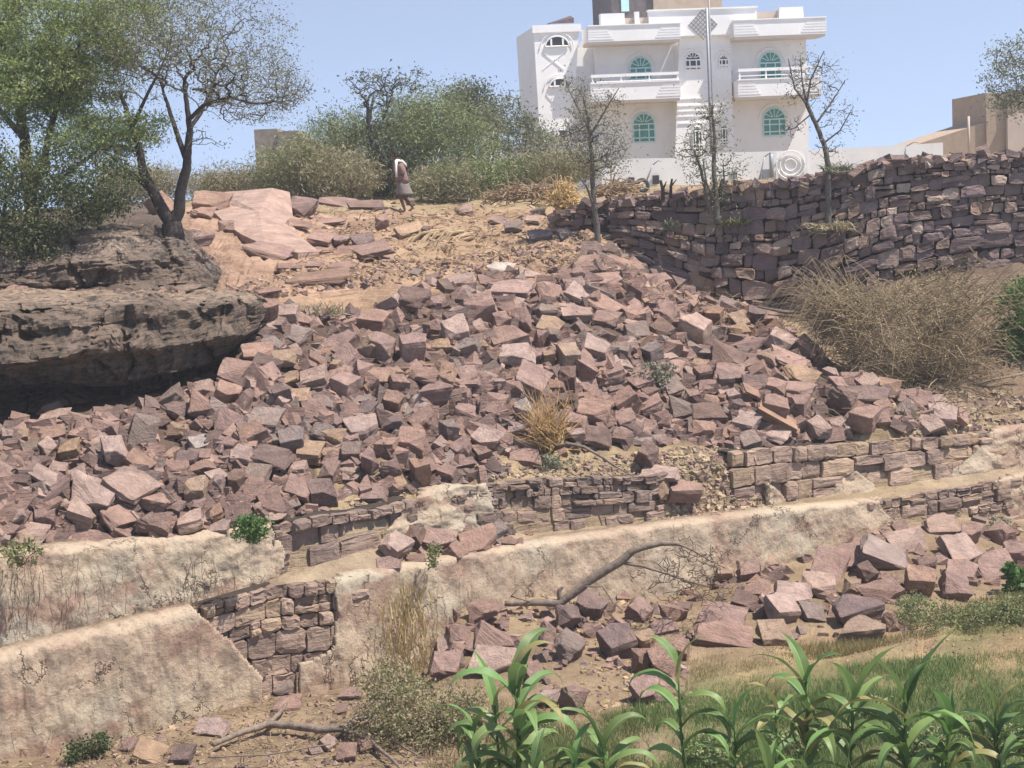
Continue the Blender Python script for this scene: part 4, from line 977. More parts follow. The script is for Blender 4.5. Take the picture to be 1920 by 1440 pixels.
def blob(r, cx, cy, D, rx, ry, rd, n, shell=0.35):
    """points inside an ellipsoid given by its picture centre, distance and radii in px (depth radius in m)"""
    c = P(cx, cy, D); ax = rx * D / F; az = ry * D / F; out = []
    while len(out) < n:
        v = Vector((r.uniform(-1, 1), r.uniform(-1, 1), r.uniform(-1, 1)))
        l = v.length
        if l > 1 or l < shell * r.random(): continue
        out.append(c + Vector((v.x * ax, v.y * rd, v.z * az)))
    return out
def leaves(name, mat, centers, per, spread, size, parent, flat=0.0, narrow=0.45, seed=3, droop=0.0):
    g = np.random.default_rng(seed)
    C = np.repeat(np.array([tuple(c) for c in centers]), per, axis=0); n = len(C)
    # clusters have their own size and density, which leaves gaps between them
    sp = np.repeat(g.uniform(0.5, 1.3, len(centers)), per)[:, None]
    O = g.normal(0, 1, (n, 3)); O[:, 2] *= (1 - flat)
    C = C + O * spread * sp * 0.6
    C[:, 2] -= droop * g.random(n)
    a = g.normal(0, 1, (n, 3)); a /= np.linalg.norm(a, axis=1)[:, None]
    b_ = g.normal(0, 1, (n, 3)); b_ -= (b_ * a).sum(1)[:, None] * a; b_ /= np.linalg.norm(b_, axis=1)[:, None]
    L_ = size * g.uniform(0.6, 1.4, n)[:, None]
    V = np.stack([C - a * L_ * .5, C + b_ * L_ * narrow * .5, C + a * L_ * .5, C - b_ * L_ * narrow * .5], 1).reshape(-1, 3)
    Fc = np.arange(n * 4).reshape(-1, 4)
    return np_object(name, V, Fc, mat, parent, k=4)
def seg_samples(G, lo=0.0, hi=0.03, k=1, seed=5):
    R = G.radii(); r = random.Random(seed); out = []
    for i, p in enumerate(G.nodes):
        if G.par[i] >= 0 and lo <= R[i] <= hi:
            for _ in range(k): out.append(G.nodes[G.par[i]].lerp(p, r.random()))
    return out
def px(D, *pts):
    return [P(a, b_, D + (c[0] if c else 0)) for a, b_, *c in pts]

# forked bare acacia on the cliff shelf
D = 34.6
t = empty("acacia_tree", P(322, 452, D), "forked dark acacia with wide nearly bare grey crown, rooted on the cliff edge", "tree")
G = Grow(2)
root = G.chain(px(D, (322, 470), (324, 440), (322, 418)), 0.30, 0.21, sub=3)
top = root[-1]
b1 = G.chain(px(D, (322, 418), (308, 400), (290, 365), (268, 322), (262, 285), (248, 240), (225, 170)), 0.15, 0.04, top)
b2 = G.chain(px(D, (324, 418), (336, 395), (338, 360), (350, 315), (352, 285), (356, 240), (352, 205), (345, 150)), 0.14, 0.04, top)
b3 = G.chain(px(D, (290, 365), (270, 345), (240, 320), (205, 290, -1)), 0.07, 0.03, b1[12], sub=4)
b4 = G.chain(px(D, (350, 300), (335, 260, .5), (318, 210, .8), (300, 150, 1)), 0.07, 0.03, b2[18], sub=4)
b5 = G.chain(px(D, (354, 225), (380, 198, -.5), (430, 182, -1), (480, 195, -1), (520, 190, -1)), 0.05, 0.018, b2[26], sub=5)
b6 = G.chain(px(D, (356, 240), (375, 215, .6), (390, 180, 1), (405, 140, 1.4), (430, 100, 1.5)), 0.05, 0.02, b2[25], sub=5)
b7 = G.chain(px(D, (248, 240), (270, 190, -1), (310, 110, -1.3)), 0.05, 0.02, b1[-6], sub=5)
r = random.Random(4)
tg = blob(r, 400, 70, D, 165, 115, 2.6, 900, .2) + blob(r, 480, 160, D, 100, 75, 2.2, 560, .2) + blob(r, 300, 60, D, 150, 90, 2.6, 420) + blob(r, 540, 165, D - 1, 48, 45, 1, 120) + blob(r, 370, -40, D, 180, 60, 2.5, 160) + blob(r, 400, 255, D, 50, 30, 1.5, 14) + blob(r, 225, 160, D, 80, 100, 2, 60)
G.grow(tg, 0.2, 0.3)
mb = MB(); mb2 = MB(); G.mesh(mb, 0.0075, mb2=mb2, split=0.024)
tr = mb.build("trunk", M_bark, t, True); mb2.build("twigs", M_barkg, t, True)
leaves("crown", L_grey, [G.nodes[i] for i in G.tips], 5, 0.2, 0.055, t, seed=1)
leaves("crown_olive", L_olive, [p for p in seg_samples(G, 0, 0.02) if proj(p)[1] < 190 and proj(p)[0] < 400][::3], 5, 0.22, 0.06, t, seed=2)

# big green acacia at the left edge
D = 35.5
t = empty("acacia_tree", P(30, 545, D), "dense green feathery acacia filling the upper left corner", "tree")
G = Grow(5)
a = G.chain(px(D, (40, 545), (46, 470), (60, 400), (52, 330), (46, 260), (34, 190), (20, 130), (0, 60)), 0.20, 0.05)
b_ = G.chain(px(D, (56, 380), (80, 310, -.4), (95, 240, -.6), (120, 160, -1), (150, 80, -1)), 0.10, 0.03, a[14])
c = G.chain(px(D, (46, 260), (10, 220, .6), (-40, 150, 1)), 0.09, 0.03, a[20])
d = G.chain(px(D, (60, 400), (110, 340, -1), (170, 290, -1.5), (220, 270, -1.7)), 0.07, 0.02, a[10])
e = G.chain(px(D, (-60, 560), (-70, 420), (-90, 250), (-110, 120)), 0.17, 0.05)
r = random.Random(6)
tg = blob(r, 60, 30, D, 170, 110, 2.2, 170) + blob(r, -60, 80, D, 120, 150, 2.2, 90) + blob(r, 150, 120, D, 100, 80, 2, 110) + blob(r, 60, 150, D - 1, 110, 60, 1.5, 80) + blob(r, 200, 250, D - 1, 100, 40, 1.5, 70) + blob(r, 240, 40, D, 80, 90, 2, 60) + blob(r, 90, 200, D, 110, 40, 1.6, 46)
G.grow(tg, 0.24, 0.3)
mb = MB(); G.mesh(mb, 0.007); mb.build("trunk", M_bark, t, True)
leaves("crown", L_green, [G.nodes[i] for i in G.tips], 120, 0.42, 0.085, t, flat=.55, seed=3, narrow=.3)
leaves("crown_olive", L_olive, [p for p in seg_samples(G, 0, 0.016)][::2], 9, 0.34, 0.06, t, flat=.4, seed=4)

# shaded thicket under it
def bush(name, label, D, skel, blobs, mats, per, spread, size, tip=0.006, bark=M_bark, seed=1, step=.22, flat=.2, group=None, cat="bush", narrow=.45, droop=0, trunk="trunk"):
    t = empty(name, P(skel[0][0][0], skel[0][0][1], D), label, cat, group)
    G = Grow(seed); r = random.Random(seed)
    for s_ in skel: G.chain(px(D, *s_[:-2] if isinstance(s_[-1], float) else s_), s_[-2] if isinstance(s_[-1], float) else .05, s_[-1] if isinstance(s_[-1], float) else .02, sub=4)
    tg = []
    for bb in blobs: tg += blob(r, bb[0], bb[1], D + (bb[6] if len(bb) > 6 else 0), bb[2], bb[3], bb[4], bb[5])
    G.grow(tg, step, .3)
    mb = MB(); G.mesh(mb, tip); mb.build(trunk, bark, t, True)
    C = [G.nodes[i] for i in G.tips]
    for k, (m, frac) in enumerate(mats):
        cc = [c for c in C if r.random() < frac]
        if cc: leaves("crown" if k == 0 else "crown_lighter", m, cc, per, spread, size, t, flat=flat, seed=seed + k, narrow=narrow, droop=droop)
    return t, G
bush("thicket", "dark shaded thicket with yellowish tips over the cliff shelf, under the green acacia", 33.2,
     [((60, 552), (55, 480), (80, 420), .08, .03), ((0, 552), (-10, 460), (10, 380), .08, .03), ((130, 545), (120, 480), (160, 420), .05, .02), ((190, 450, 1.0), (185, 400, 1.0), (210, 350, 1.0), .06, .02)],
     [(60, 400, 130, 75, 1.2, 110), (40, 490, 110, 60, .8, 70), (160, 330, 100, 55, 1.2, 80), (-60, 420, 90, 110, 1.2, 60), (200, 385, 60, 25, 1, 30, 1.0), (20, 320, 90, 60, 1.5, 60)],
     [(L_dark, .9), (L_olive, .35)], 45, .34, .075, seed=11)
# dry scrub behind the sandstone shelf
def scrub(name, label, D, x0, x1, ybase, ytop, mats, n, per, spread, size, seed, bark=M_barkg, depth=1.5, group=None):
    w_ = (x1 - x0) / 2; cx = (x0 + x1) / 2
    sk = []
    k = max(2, int((x1 - x0) / 40))
    for i in range(k):
        x = x0 + (i + .5) * (x1 - x0) / k
        sk.append(((x, ybase), (x + 5, (ybase * 2 + ytop) / 3), (x - 4, (ybase + ytop) / 2), .03, .012))
    return bush(name, label, D, sk, [(cx, (ybase + ytop) / 2, w_, (ybase - ytop) / 2, depth, n)], mats, int(per * 1.6), spread, size * 1.7, seed=seed, bark=bark, group=group, narrow=.16)
scrub("dry_scrub", "tan dry scrub below the two forks of the leafless acacia", 58, 180, 350, 378, 315, [(L_dry, .8), (L_olive, .5)], 110, 40, .5, .10, 21)
scrub("dry_scrub", "pale dry scrub between the acacia trunk and the ruined grey hut", 58, 345, 500, 374, 322, [(L_dry, .9), (L_olive, .4)], 100, 40, .5, .10, 22)
scrub("dry_scrub", "brownish green scrub hiding the base of the ruined grey hut", 57, 480, 640, 372, 262, [(L_olive, .7), (L_dry, .4), (L_mid, .4)], 120, 40, .5, .10, 23)
scrub("dry_scrub", "brown grassy scrub to the left of the walking person", 56, 570, 700, 370, 290, [(L_dry, .9), (L_olive, .5)], 90, 44, .5, .11, 24)
scrub("dry_scrub", "brown scrub at the foot of the green thicket right of the person", 56, 770, 935, 374, 318, [(L_dry, .7), (L_mid, .5)], 110, 44, .5, .11, 25)
scrub("dry_scrub", "grey brown low scrub behind the woodpile", 57, 930, 1120, 345, 285, [(L_dry, .6), (L_olive, .8)], 120, 40, .45, .10, 26)
scrub("low_scrub", "low green brown scrub right behind the walking person's legs", 66, 640, 800, 378, 318, [(L_olive, .9), (L_mid, .4)], 120, 50, .5, .11, 27)
scrub("low_scrub", "low scrub along the far edge of the sandy ground, centre", 66, 790, 960, 376, 318, [(L_olive, .8), (L_dry, .5)], 120, 50, .5, .11, 28)
scrub("low_scrub", "low scrub in front of the ruined grey hut", 64, 480, 650, 380, 322, [(L_dry, .9), (L_olive, .4)], 120, 50, .5, .11, 29)
# big green bush behind the person
bush("acacia_bush", "wide light green feathery thicket behind the walking person", 60,
     [((705, 368), (715, 300), (690, 240), (700, 180), .16, .04), ((720, 368), (760, 290), (800, 230), .12, .04), ((660, 368), (640, 290), (620, 230), .08, .03), ((850, 368), (860, 300), (870, 240), .08, .03)],
     [(790, 235, 100, 45, 3, 150), (700, 285, 110, 55, 2.5, 110), (850, 280, 85, 50, 2.5, 100), (635, 265, 65, 60, 2.5, 80), (770, 325, 150, 32, 2, 70), (800, 205, 60, 22, 2, 30)],
     [(L_mid, .9), (L_olive, .4)], 70, .75, .13, seed=31, tip=.010, step=.4, narrow=.25)
bush("leafless_tree", "thin dark tree rising out of the bush left of the person", 58.5,
     [((712, 362), (705, 300), (692, 240), (688, 190), .13, .05), ((698, 270), (720, 220, .5), (735, 180, .5), .06, .03)],
     [(700, 165, 62, 42, 1.8, 75), (760, 150, 55, 22, 1.5, 40), (715, 260, 45, 45, 1, 40), (735, 320, 30, 45, .8, 50)],
     [(L_dark, .6), (L_grey, .4)], 9, .3, .11, seed=32, tip=.014, step=.35, cat="tree")
bush("dark_tree", "rounded grey green tree top behind the bush, left of the white house", 74,
     [((880, 350), (882, 260), (878, 200), .15, .05)], [(878, 195, 42, 40, 2, 60), (905, 215, 28, 30, 2, 36)], [(L_dark, .9), (L_grey, .5)], 60, .6, .14, seed=33, tip=.014, step=.4, cat="tree")
bush("spiny_shrub", "grey green upright spiny shrub standing left of the tall white tower", 66,
     [((950, 350), (955, 280), (950, 215), .05, .02), ((985, 350), (985, 280), (990, 220), .05, .02), ((1010, 350), (1015, 290), (1010, 250), .05, .02), ((920, 350), (925, 290), (930, 230), .05, .02)],
     [(950, 235, 50, 60, 1.5, 90), (1000, 270, 45, 50, 1.5, 70), (930, 300, 50, 40, 1.5, 50), (1040, 300, 50, 30, 1.5, 50)],
     [(L_grey, .8), (L_mid, .3)], 26, .4, .12, seed=34, tip=.010, step=.35)
bush("green_shrub", "bright green low shrub beside the woodpile", 56, [((940, 362), (945, 335), .04, .02)], [(935, 325, 60, 25, 1.2, 60)], [(L_mid, .9)], 46, .4, .10, seed=35)
bush("acacia_tree", "grey green acacia overhanging the tan house at the right edge", 62,
     [((1960, 300), (1965, 220), (1950, 150), (1940, 100), .15, .05)], [(1930, 130, 85, 62, 2.2, 170), (1900, 190, 50, 30, 1.5, 50), (2000, 90, 60, 60, 2, 60)], [(L_grey, .8), (L_mid, .2)], 26, .45, .11, seed=36, tip=.014, step=.35, cat="tree")

# three thin trees in front of the house
def sapling(label, D, chains, blobs, mats, per, size, seed, bark=M_barkg, tip=.007, spread=.3):
    t = empty("sapling", P(chains[0][0][0], chains[0][0][1], D), label, "tree", "thin young trees before the white house")
    G = Grow(seed); r = random.Random(seed)
    for ch in chains:
        pts = ch[:-2]; G.chain(px(D, *pts), ch[-2], ch[-1], sub=4)
    tg = []
    for bb in blobs: tg += blob(r, bb[0], bb[1], D, bb[2], bb[3], bb[4], int(bb[5] * 2.2))
    G.grow(tg, .18, .35)
    mb = MB(); G.mesh(mb, tip); mb.build("trunk", bark, t, True)
    C = [G.nodes[i] for i in G.tips]
    for k, (m, f_) in enumerate(mats):
        cc = [c for c in C if r.random() < f_]
        if cc: leaves("crown" if k == 0 else "crown_dry", m, cc, max(3, int(per * .55)), spread, size, t, seed=seed + k)
sapling("sparse grey sapling with a dark stem, left one before the white house", 40.5,
        [((1122, 475), (1119, 420), (1112, 370), (1110, 300), (1104, 240), (1097, 190), .085, .03), ((1112, 385), (1100, 350, -.3), (1085, 330, -.3), .04, .015), ((1104, 240), (1080, 195, .3), (1062, 160, .3), .03, .012), ((1106, 255), (1130, 215, -.3), (1160, 165, -.4), .03, .012)],
        [(1100, 215, 45, 55, .5, 55), (1085, 255, 42, 45, .5, 60), (1140, 270, 50, 40, .5, 60), (1150, 200, 25, 40, .4, 20), (1130, 310, 55, 25, .4, 40), (1075, 160, 22, 22, .3, 14)],
        [(L_grey, .7), (L_dry, .2)], 13, .065, 41)
sapling("two-stemmed sapling with sparse greenish twigs, middle one before the house", 39.6,
        [((1345, 420), (1343, 370), (1338, 320), (1340, 260), (1335, 200), .085, .025), ((1332, 400), (1322, 350), (1312, 310), (1300, 280), .06, .02), ((1342, 380), (1325, 345, -.2), (1318, 300, -.2), .04, .015), ((1352, 380), (1358, 340), (1355, 300), .04, .015)],
        [(1330, 215, 32, 32, .4, 40), (1300, 275, 38, 38, .4, 45), (1345, 290, 35, 60, .4, 45), (1380, 310, 22, 30, .3, 16), (1350, 370, 28, 30, .4, 26), (1325, 330, 40, 30, .4, 24)],
        [(L_olive, .75)], 12, .06, 42)
sapling("leaning bare sapling spreading like a broom, right one before the house", 39.4,
        [((1553, 440), (1553, 370), (1553, 310), (1545, 270), (1528, 230), (1512, 195), .075, .05), ((1512, 195), (1505, 160, .2), (1500, 110, .3), .03, .012), ((1512, 195), (1520, 150), (1545, 95), .03, .012), ((1512, 195), (1490, 165, -.2), (1478, 110, -.2), .03, .012), ((1530, 232), (1560, 190, .2), (1585, 150, .2), .03, .012), ((1545, 268), (1575, 245), (1600, 200), .025, .01), ((1520, 215), (1490, 240), (1470, 245), .02, .01)],
        [(1510, 140, 40, 45, .4, 55), (1540, 150, 45, 50, .4, 50), (1570, 215, 34, 40, .4, 30), (1490, 235, 22, 22, .3, 14), (1550, 275, 34, 26, .4, 18), (1485, 180, 20, 18, .3, 12)],
        [(L_grey, .35), (L_dry, .3)], 8, .055, 43)
# short stumps and sticks standing on the wall
for lbl, pts, rr_ in (("short dark forked stump standing on top of the stone wall", [(1243, 375), (1243, 355), (1238, 338)], .05),
                      ("thin upright stick poking out of the wall beside the forked stump", [(1258, 372), (1258, 350), (1260, 335)], .04),
                      ("thick dark cut stem beside the middle sapling on the wall", [(1352, 395), (1353, 355), (1356, 335)], .09)):
    mb = MB(); pp = px(39.8, *pts); mb.tube(pp, [rr_, rr_ * .9, rr_ * .6], 7)
    mb.tube([pp[1], pp[1].lerp(pp[2], .6) + Vector((.12, 0, .05))], [rr_ * .6, rr_ * .3], 5)
    tag(mb.build("stump", M_bark, None, True), lbl, "stump")
# plants hanging on the dark wall
def tuft(name, label, cat, x, y, D, n, Lm, mat, spread=.5, width=.012, seed=1, group=None, curl=.4, base=.12, up=.8):
    r = random.Random(seed); mb = MB(); c = P(x, y, D)
    for i in range(n):
        a = r.uniform(0, 6.28); L_ = Lm * r.uniform(.5, 1.1)
        d = Vector((math.cos(a) * spread, math.sin(a) * spread * .7, up)).normalized() if r.random() < .9 else Vector((math.cos(a), 0, .1))
        b0 = c + Vector((r.uniform(-1, 1), r.uniform(-.6, .6), 0)) * base
        side = d.cross(Vector((r.gauss(0, 1), r.gauss(0, 1), r.gauss(0, 1)))).normalized() * width
        vs = []; K = 4
        for k in range(K + 1):
            u = k / K
            p = b0 + d * L_ * u + Vector((0, 0, -curl * L_ * u * u * r.uniform(.5, 1.2)))
            w_ = side * (1 - u * .85)
            vs += [p - w_, p + w_]
        mb.add(vs, [(2 * k, 2 * k + 1, 2 * k + 3, 2 * k + 2) for k in range(K)])
    return tag(mb.build(name, mat), label, cat, group)
tuft("weed", "small pale weed growing out of the stone wall, left of the middle sapling", "weed", 1258, 430, 40.0, 60, .7, L_grey, .8, .02, 51, curl=.7)
tuft("weed", "yellowish weeds clinging to the stone wall behind the middle sapling", "weed", 1375, 420, 39.9, 110, .6, L_olive, .9, .025, 52, curl=.8, base=.3)
tuft("weed", "dry twiggy weeds on the wall below the leaning sapling", "weed", 1560, 430, 39.2, 160, .9, L_dry, .9, .02, 53, curl=.9, base=.4)
tuft("weed", "low dry weeds at the top of the wall beside the leaning sapling", "weed", 1570, 320, 39.3, 90, .5, L_grey, .9, .02, 54, curl=.5, base=.3)

# brushwood heap
D = 34.8
t = empty("brushwood_heap", P(1700, 720, D), "big heap of dry thorny brushwood at the right foot of the dark wall", "brush heap")
r = random.Random(61); mbt = MB()
hb = [(1690, 625, 130, 80, 1.5), (1590, 600, 70, 50, 1.2), (1790, 640, 80, 70, 1.3), (1660, 690, 90, 45, 1.0), (1740, 560, 120, 45, 1.2), (1570, 570, 50, 36, .9)]
starts = []
for (cx, cy, rx, ry, rd) in hb: starts += blob(r, cx, cy, D, rx * .96, ry * .96, rd, 380, .7)
V = []; 
for s0 in starts:
    a = Vector((r.gauss(0, 1), r.gauss(0, .7), r.gauss(-.15, .5))).normalized(); L_ = r.uniform(.25, .8)
    bend = Vector((r.gauss(0, .2), r.gauss(0, .2), -.15)) * L_
    rad = r.choice([.006, .007, .009, .013])
    mbt.tube([s0, s0 + a * L_ * .5 + bend * .4, s0 + a * L_ + bend], [rad, rad * .8, rad * .4], 3, cap=False)
for i in range(420):
    s0 = r.choice(starts); sg = 1 if s0.x > P(1700, 600, D).x else -1
    a = Vector((sg * r.uniform(.2, 1), -r.uniform(0, .6), r.uniform(.0, .9))).normalized(); L_ = r.uniform(.7, 1.7)
    mbt.tube([s0, s0 + a * L_ * .4 + Vector((0, 0, .08)), s0 + a * L_ * .75, s0 + a * L_ + Vector((0, -.05, -.30 * L_))], [.011, .009, .006, .003], 3, cap=False)
mbt.build("twigs", M_twig, t)
leaves("dry_leaves", L_brush, starts, 9, .32, .07, t, narrow=.2, seed=62)
mb = MB()
mb.tube(px(35.5, (1420, 575), (1470, 585), (1530, 588), (1600, 580)), [.02, .04, .045, .03], 6)
mb.build("branch", M_dead, t, True); mb = MB()
mb.tube(px(35.5, (1440, 590), (1500, 596), (1580, 600)), [.012, .02, .02], 5)
mb.build("branch", M_dead, t, True); mb = MB()
mb.tube(px(34.2, (1780, 740), (1850, 715), (1920, 700)), [.03, .03, .02], 6)
mb.build("branch", M_dead, t, True)
bush("green_shrub", "fresh green leafy shrub behind the brushwood heap at right edge", 35.6, [((1910, 720), (1915, 640), (1905, 580), .05, .02)], [(1915, 600, 45, 85, 1.0, 110), (1965, 620, 50, 90, 1, 80), (1890, 670, 30, 40, .8, 40)], [(L_fresh, .9), (L_green, .3)], 42, .26, .085, seed=63)
def log(label, D, pts, rad, name="dead_branch", mat=M_dead, cat="branch", twigs=0, seed=1, lift=0):
    t = empty(name, P(pts[0][0], pts[0][1], D), label, cat)
    mb = MB(); pp = px(D, *pts); mb.tube(pp, rad, 7); r = random.Random(seed)
    mb.build("limb", mat, t, True)
    return t
def on_ground(pts, h=0.06):
    out = []
    for q in pts:
        g = hit(q[0], q[1])
        out.append(g + Vector((0, -.03, h + (q[2] if len(q) > 2 else 0))))
    return out
def branch(label, limbs, mat, cat="branch", name="dead_branch", twigs=None, seed=1, tmat=None):
    t = empty(name, limbs[0][0][0], label, cat)
    for i, (pts, rad) in enumerate(limbs):
        mb = MB()
        fine = []
        for a, b_ in zip(pts[:-1], pts[1:]):
            for k in range(4): fine.append(a.lerp(b_, k / 4) + Vector((0, 0, random.uniform(-.5, .5))) * rad[0] * .4)
        fine.append(pts[-1]); rr = [float(np.interp(k, np.linspace(0, len(fine) - 1, len(rad)), rad)) for k in range(len(fine))]
        mb.tube(fine, rr, 7 if rad[0] > .02 else 5); mb.build("limb" if i < 2 else "side_branch", mat, t, True)
    if twigs:
        G = Grow(seed); r = random.Random(seed)
        for (pts, rad) in limbs: G.chain(pts, .012, .008, sub=4)
        G.grow(twigs, .12, .5); n0 = sum(1 for f_ in G.fixed if f_ is not None)
        mb = MB(); R = G.radii(.0035)
        for i in range(n0, len(G.nodes)):
            pass
        G.fixed = [.0065] * len(G.nodes)
        G.mesh(mb, .004); mb.build("twigs", tmat or M_twigd, t)
    return t
r = random.Random(71)
D = 25.2
branch("fallen dead branch arching over the lower pile with a spray of bare twigs", [
    (px(D, (946, 1132), (1000, 1130), (1050, 1130), (1080, 1108), (1120, 1078), (1160, 1055), (1190, 1030), (1240, 1018), (1275, 1020)), [.045, .065, .075, .06, .03]),
    (px(D, (1162, 1055), (1200, 1060), (1240, 1072), (1290, 1090), (1330, 1100)), [.03, .02, .012]),
    (px(D, (1272, 1020), (1300, 1032), (1330, 1050), (1360, 1065)), [.018, .014, .008]),
    (px(D, (1000, 1130), (958, 1118, -.2), (972, 1104, -.2)), [.014, .012, .008]),
    (px(D, (1085, 1100), (1130, 1100, -.2), (1150, 1130, -.2), (1168, 1145, -.2)), [.014, .012, .008]),
    (px(D, (1050, 1130), (1048, 1108), (1056, 1100)), [.04, .035, .02])],
    M_dead, twigs=blob(r, 1290, 1060, D, 65, 55, .8, 160) + blob(r, 1330, 1100, D + .2, 60, 35, .7, 80) + blob(r, 1250, 1100, D, 50, 30, .6, 40), seed=72)
D = 22.1
def gz(*pts): return [Pz(a[0], a[1], -6.84) for a in pts]
branch("grey dead branch lying on the dry ground under the plaster wall, lower left", [
    (gz((400, 1396), (440, 1378), (500, 1358), (540, 1360), (600, 1368), (645, 1366), (660, 1355), (700, 1335), (730, 1300)), [.03, .05, .055, .05, .025]),
    (gz((500, 1360), (522, 1340), (538, 1318)), [.04, .03, .02]),
    (gz((645, 1368), (690, 1385, -.2), (730, 1420, -.3), (760, 1450, -.4)), [.035, .025, .015]),
    (gz((700, 1338), (705, 1370, -.2), (740, 1390, -.2), (790, 1420, -.3)), [.02, .016, .01]),
    (gz((390, 1420, -.3), (500, 1415, -.3), (620, 1395, -.3)), [.01, .012, .008])],
    M_dead, twigs=blob(r, 770, 1395, 21.0, 95, 50, .7, 170) + blob(r, 700, 1365, 21.6, 50, 40, .5, 40), seed=73)
bush("scrub_bush", "brownish green scrub bush at the pile's left foot, behind the dead branch", 20.8, [((770, 1420), (775, 1360), .02, .01), ((820, 1430), (820, 1370), .02, .01), ((720, 1410), (715, 1340), .02, .01)],
     [(770, 1350, 105, 75, .8, 240), (830, 1395, 60, 55, .6, 110), (735, 1290, 50, 50, .5, 60), (880, 1340, 40, 50, .5, 50)], [(L_olive, .7), (L_dry, .7)], 22, .15, .045, seed=74, step=.14, tip=.004, bark=M_twigd)
# twisted dry bush in the middle of the pile
D_ = hit(1020, 850); c0 = D_ + Vector((0, -.25, .1)); r = random.Random(75)
t = empty("dead_bush", c0, "straw coloured uprooted dead bush lying in the middle of the pile", "dead bush")
mb = MB()
for i in range(230):
    a = r.gauss(math.pi / 2 + .1, .8); L_ = r.uniform(.25, .95); dx_ = math.cos(a); dz_ = math.sin(a)
    s0 = c0 + Vector((r.gauss(.1, .1), r.gauss(0, .1), r.gauss(.15, .12)))
    tip_ = s0 + Vector((dx_ * L_ * .75, r.gauss(0, .25), dz_ * L_))
    mid = s0.lerp(tip_, .5) + Vector((r.gauss(0, .12), r.gauss(0, .1), r.gauss(0, .06)))
    mb.tube([s0, mid, tip_], [.009, .007, .003], 3, cap=False)
mb.build("twigs", flat_mat("straw_twigs", (0.42, 0.27, 0.12), .85, .35, 5, .1), t)
mb = MB(); g0 = c0 + Vector((.15, 0, 0))
mb.tube([g0] + [P(a, b_, D_.y - .45 - k * .12) for k, (a, b_) in enumerate([(1065, 832), (1095, 838), (1125, 855), (1160, 878), (1190, 895)])], [.04, .035, .03, .025, .018, .008], 6)
mb.tube([P(1010, 760, D_.y - .1), P(985, 740, D_.y + .1), P(975, 715, D_.y + .2)], [.014, .012, .008], 5)
mb.build("stem", M_dead, t, True)
# tufts and weeds
def leafy(name, label, x, y, rx, ry, n, per, mat, size, seed, dy=0.2, cat="plant", rd=.25, group=None, D=None):
    r = random.Random(seed); g = hit(x, y + ry * .6); DD = D or (g.y - dy)
    t = empty(name, P(x, y + ry, DD), label, cat, group); C = blob(r, x, y, DD, rx, ry, rd, n, .2)
    mb = MB(); b0 = P(x, y + ry, DD)
    for c in C[::2]: mb.tube([b0, b0.lerp(c, .5) + Vector((0, 0, .03)), c], [.008, .006, .003], 3, cap=False)
    mb.build("stems", M_twigd, t); leaves("foliage", mat, C, per, .07, size, t, seed=seed, narrow=.6)
leafy("wall_plant", "green leafy tuft growing on the lip of the upper plaster wall", 468, 990, 36, 26, 40, 26, L_fresh, .05, 81, D=22.9)
leafy("wall_plant", "straggly green plant on the plaster wall at far left edge", 40, 1035, 42, 26, 40, 20, L_olive, .045, 82, D=21.9)
leafy("weed", "two dark green weeds at the foot of the lower plaster wall", 182, 1398, 28, 20, 30, 24, L_dark, .045, 83)
leafy("weed", "dark green weed at the wall foot, left of the bigger pair", 137, 1412, 14, 18, 16, 24, L_dark, .045, 84)
leafy("weed", "pale green trailing plant among the blocks of the right slope", 1232, 700, 40, 24, 36, 14, L_grey, .06, 85, dy=.5)
leafy("weed", "small green weeds on the gravel below the straw coloured bush", 1040, 868, 50, 16, 40, 14, L_grey, .045, 86)
leafy("weed", "small green sprig between the blocks on the cistern ledge", 815, 1040, 16, 22, 18, 18, L_olive, .045, 87, D=24.4)
leafy("broadleaf_plant", "bluish green broad leaved plant at the right edge above the grass", 1905, 1085, 34, 34, 30, 14, L_fresh, .12, 88)
leafy("weed", "tuft of grey green weeds on the right cistern ledge", 1870, 985, 26, 16, 22, 16, L_grey, .05, 89)
for k, (x, y, n, L_, lab) in enumerate(((765, 1250, 420, .75, "tall yellow dry grass hanging down the plaster wall beside the lower pile"), (735, 1300, 160, .4, "short dry grass at the wall foot below the yellow tuft"))):
    r = random.Random(90 + k); mb = MB()
    for i in range(n):
        xx = r.gauss(x, 26); yy = r.uniform(y - 140, y + 20) if k == 0 else y + r.uniform(-30, 10)
        D = lerp_line(Dw1, xx)[0] - .16 - r.random() * .22
        b0 = P(xx, yy, D); h_ = L_ * r.uniform(.15, .5); a = Vector((r.gauss(0, .2), r.gauss(-.15, .15), 1)).normalized()
        side = Vector((.008, r.uniform(-.006, .006), 0)); m_ = b0 + a * h_ * .6; e_ = b0 + a * h_ + Vector((r.gauss(0, .05), -.04, -.03))
        mb.add([b0 - side, b0 + side, m_ + side * .7, m_ - side * .7, e_], [(0, 1, 2, 3), (3, 2, 4)])
    tag(mb.build("dry_grass", M_straw if k == 0 else L_dry), lab, "grass", kind='stuff')
# creeping dry vines on the left plaster wall
mb = MB(); r = random.Random(95)
for i in range(46):
    x = r.choice([r.gauss(60, 35), r.gauss(400, 40), r.gauss(120, 60)]); y = r.uniform(1040, 1100); D = lerp_line(DT2, x)[0] - .19
    pts = []
    for k in range(7):
        pts.append(P(x, y, D - .01 * k)); x += r.gauss(0, 5); y += r.uniform(6, 18)
    mb.tube(pts, [.004] * 7, 3, cap=False)
tag(mb.build("dry_vines", M_twigd), "thin dry vines trailing over the left part of the upper plaster wall", "vines", kind='stuff')
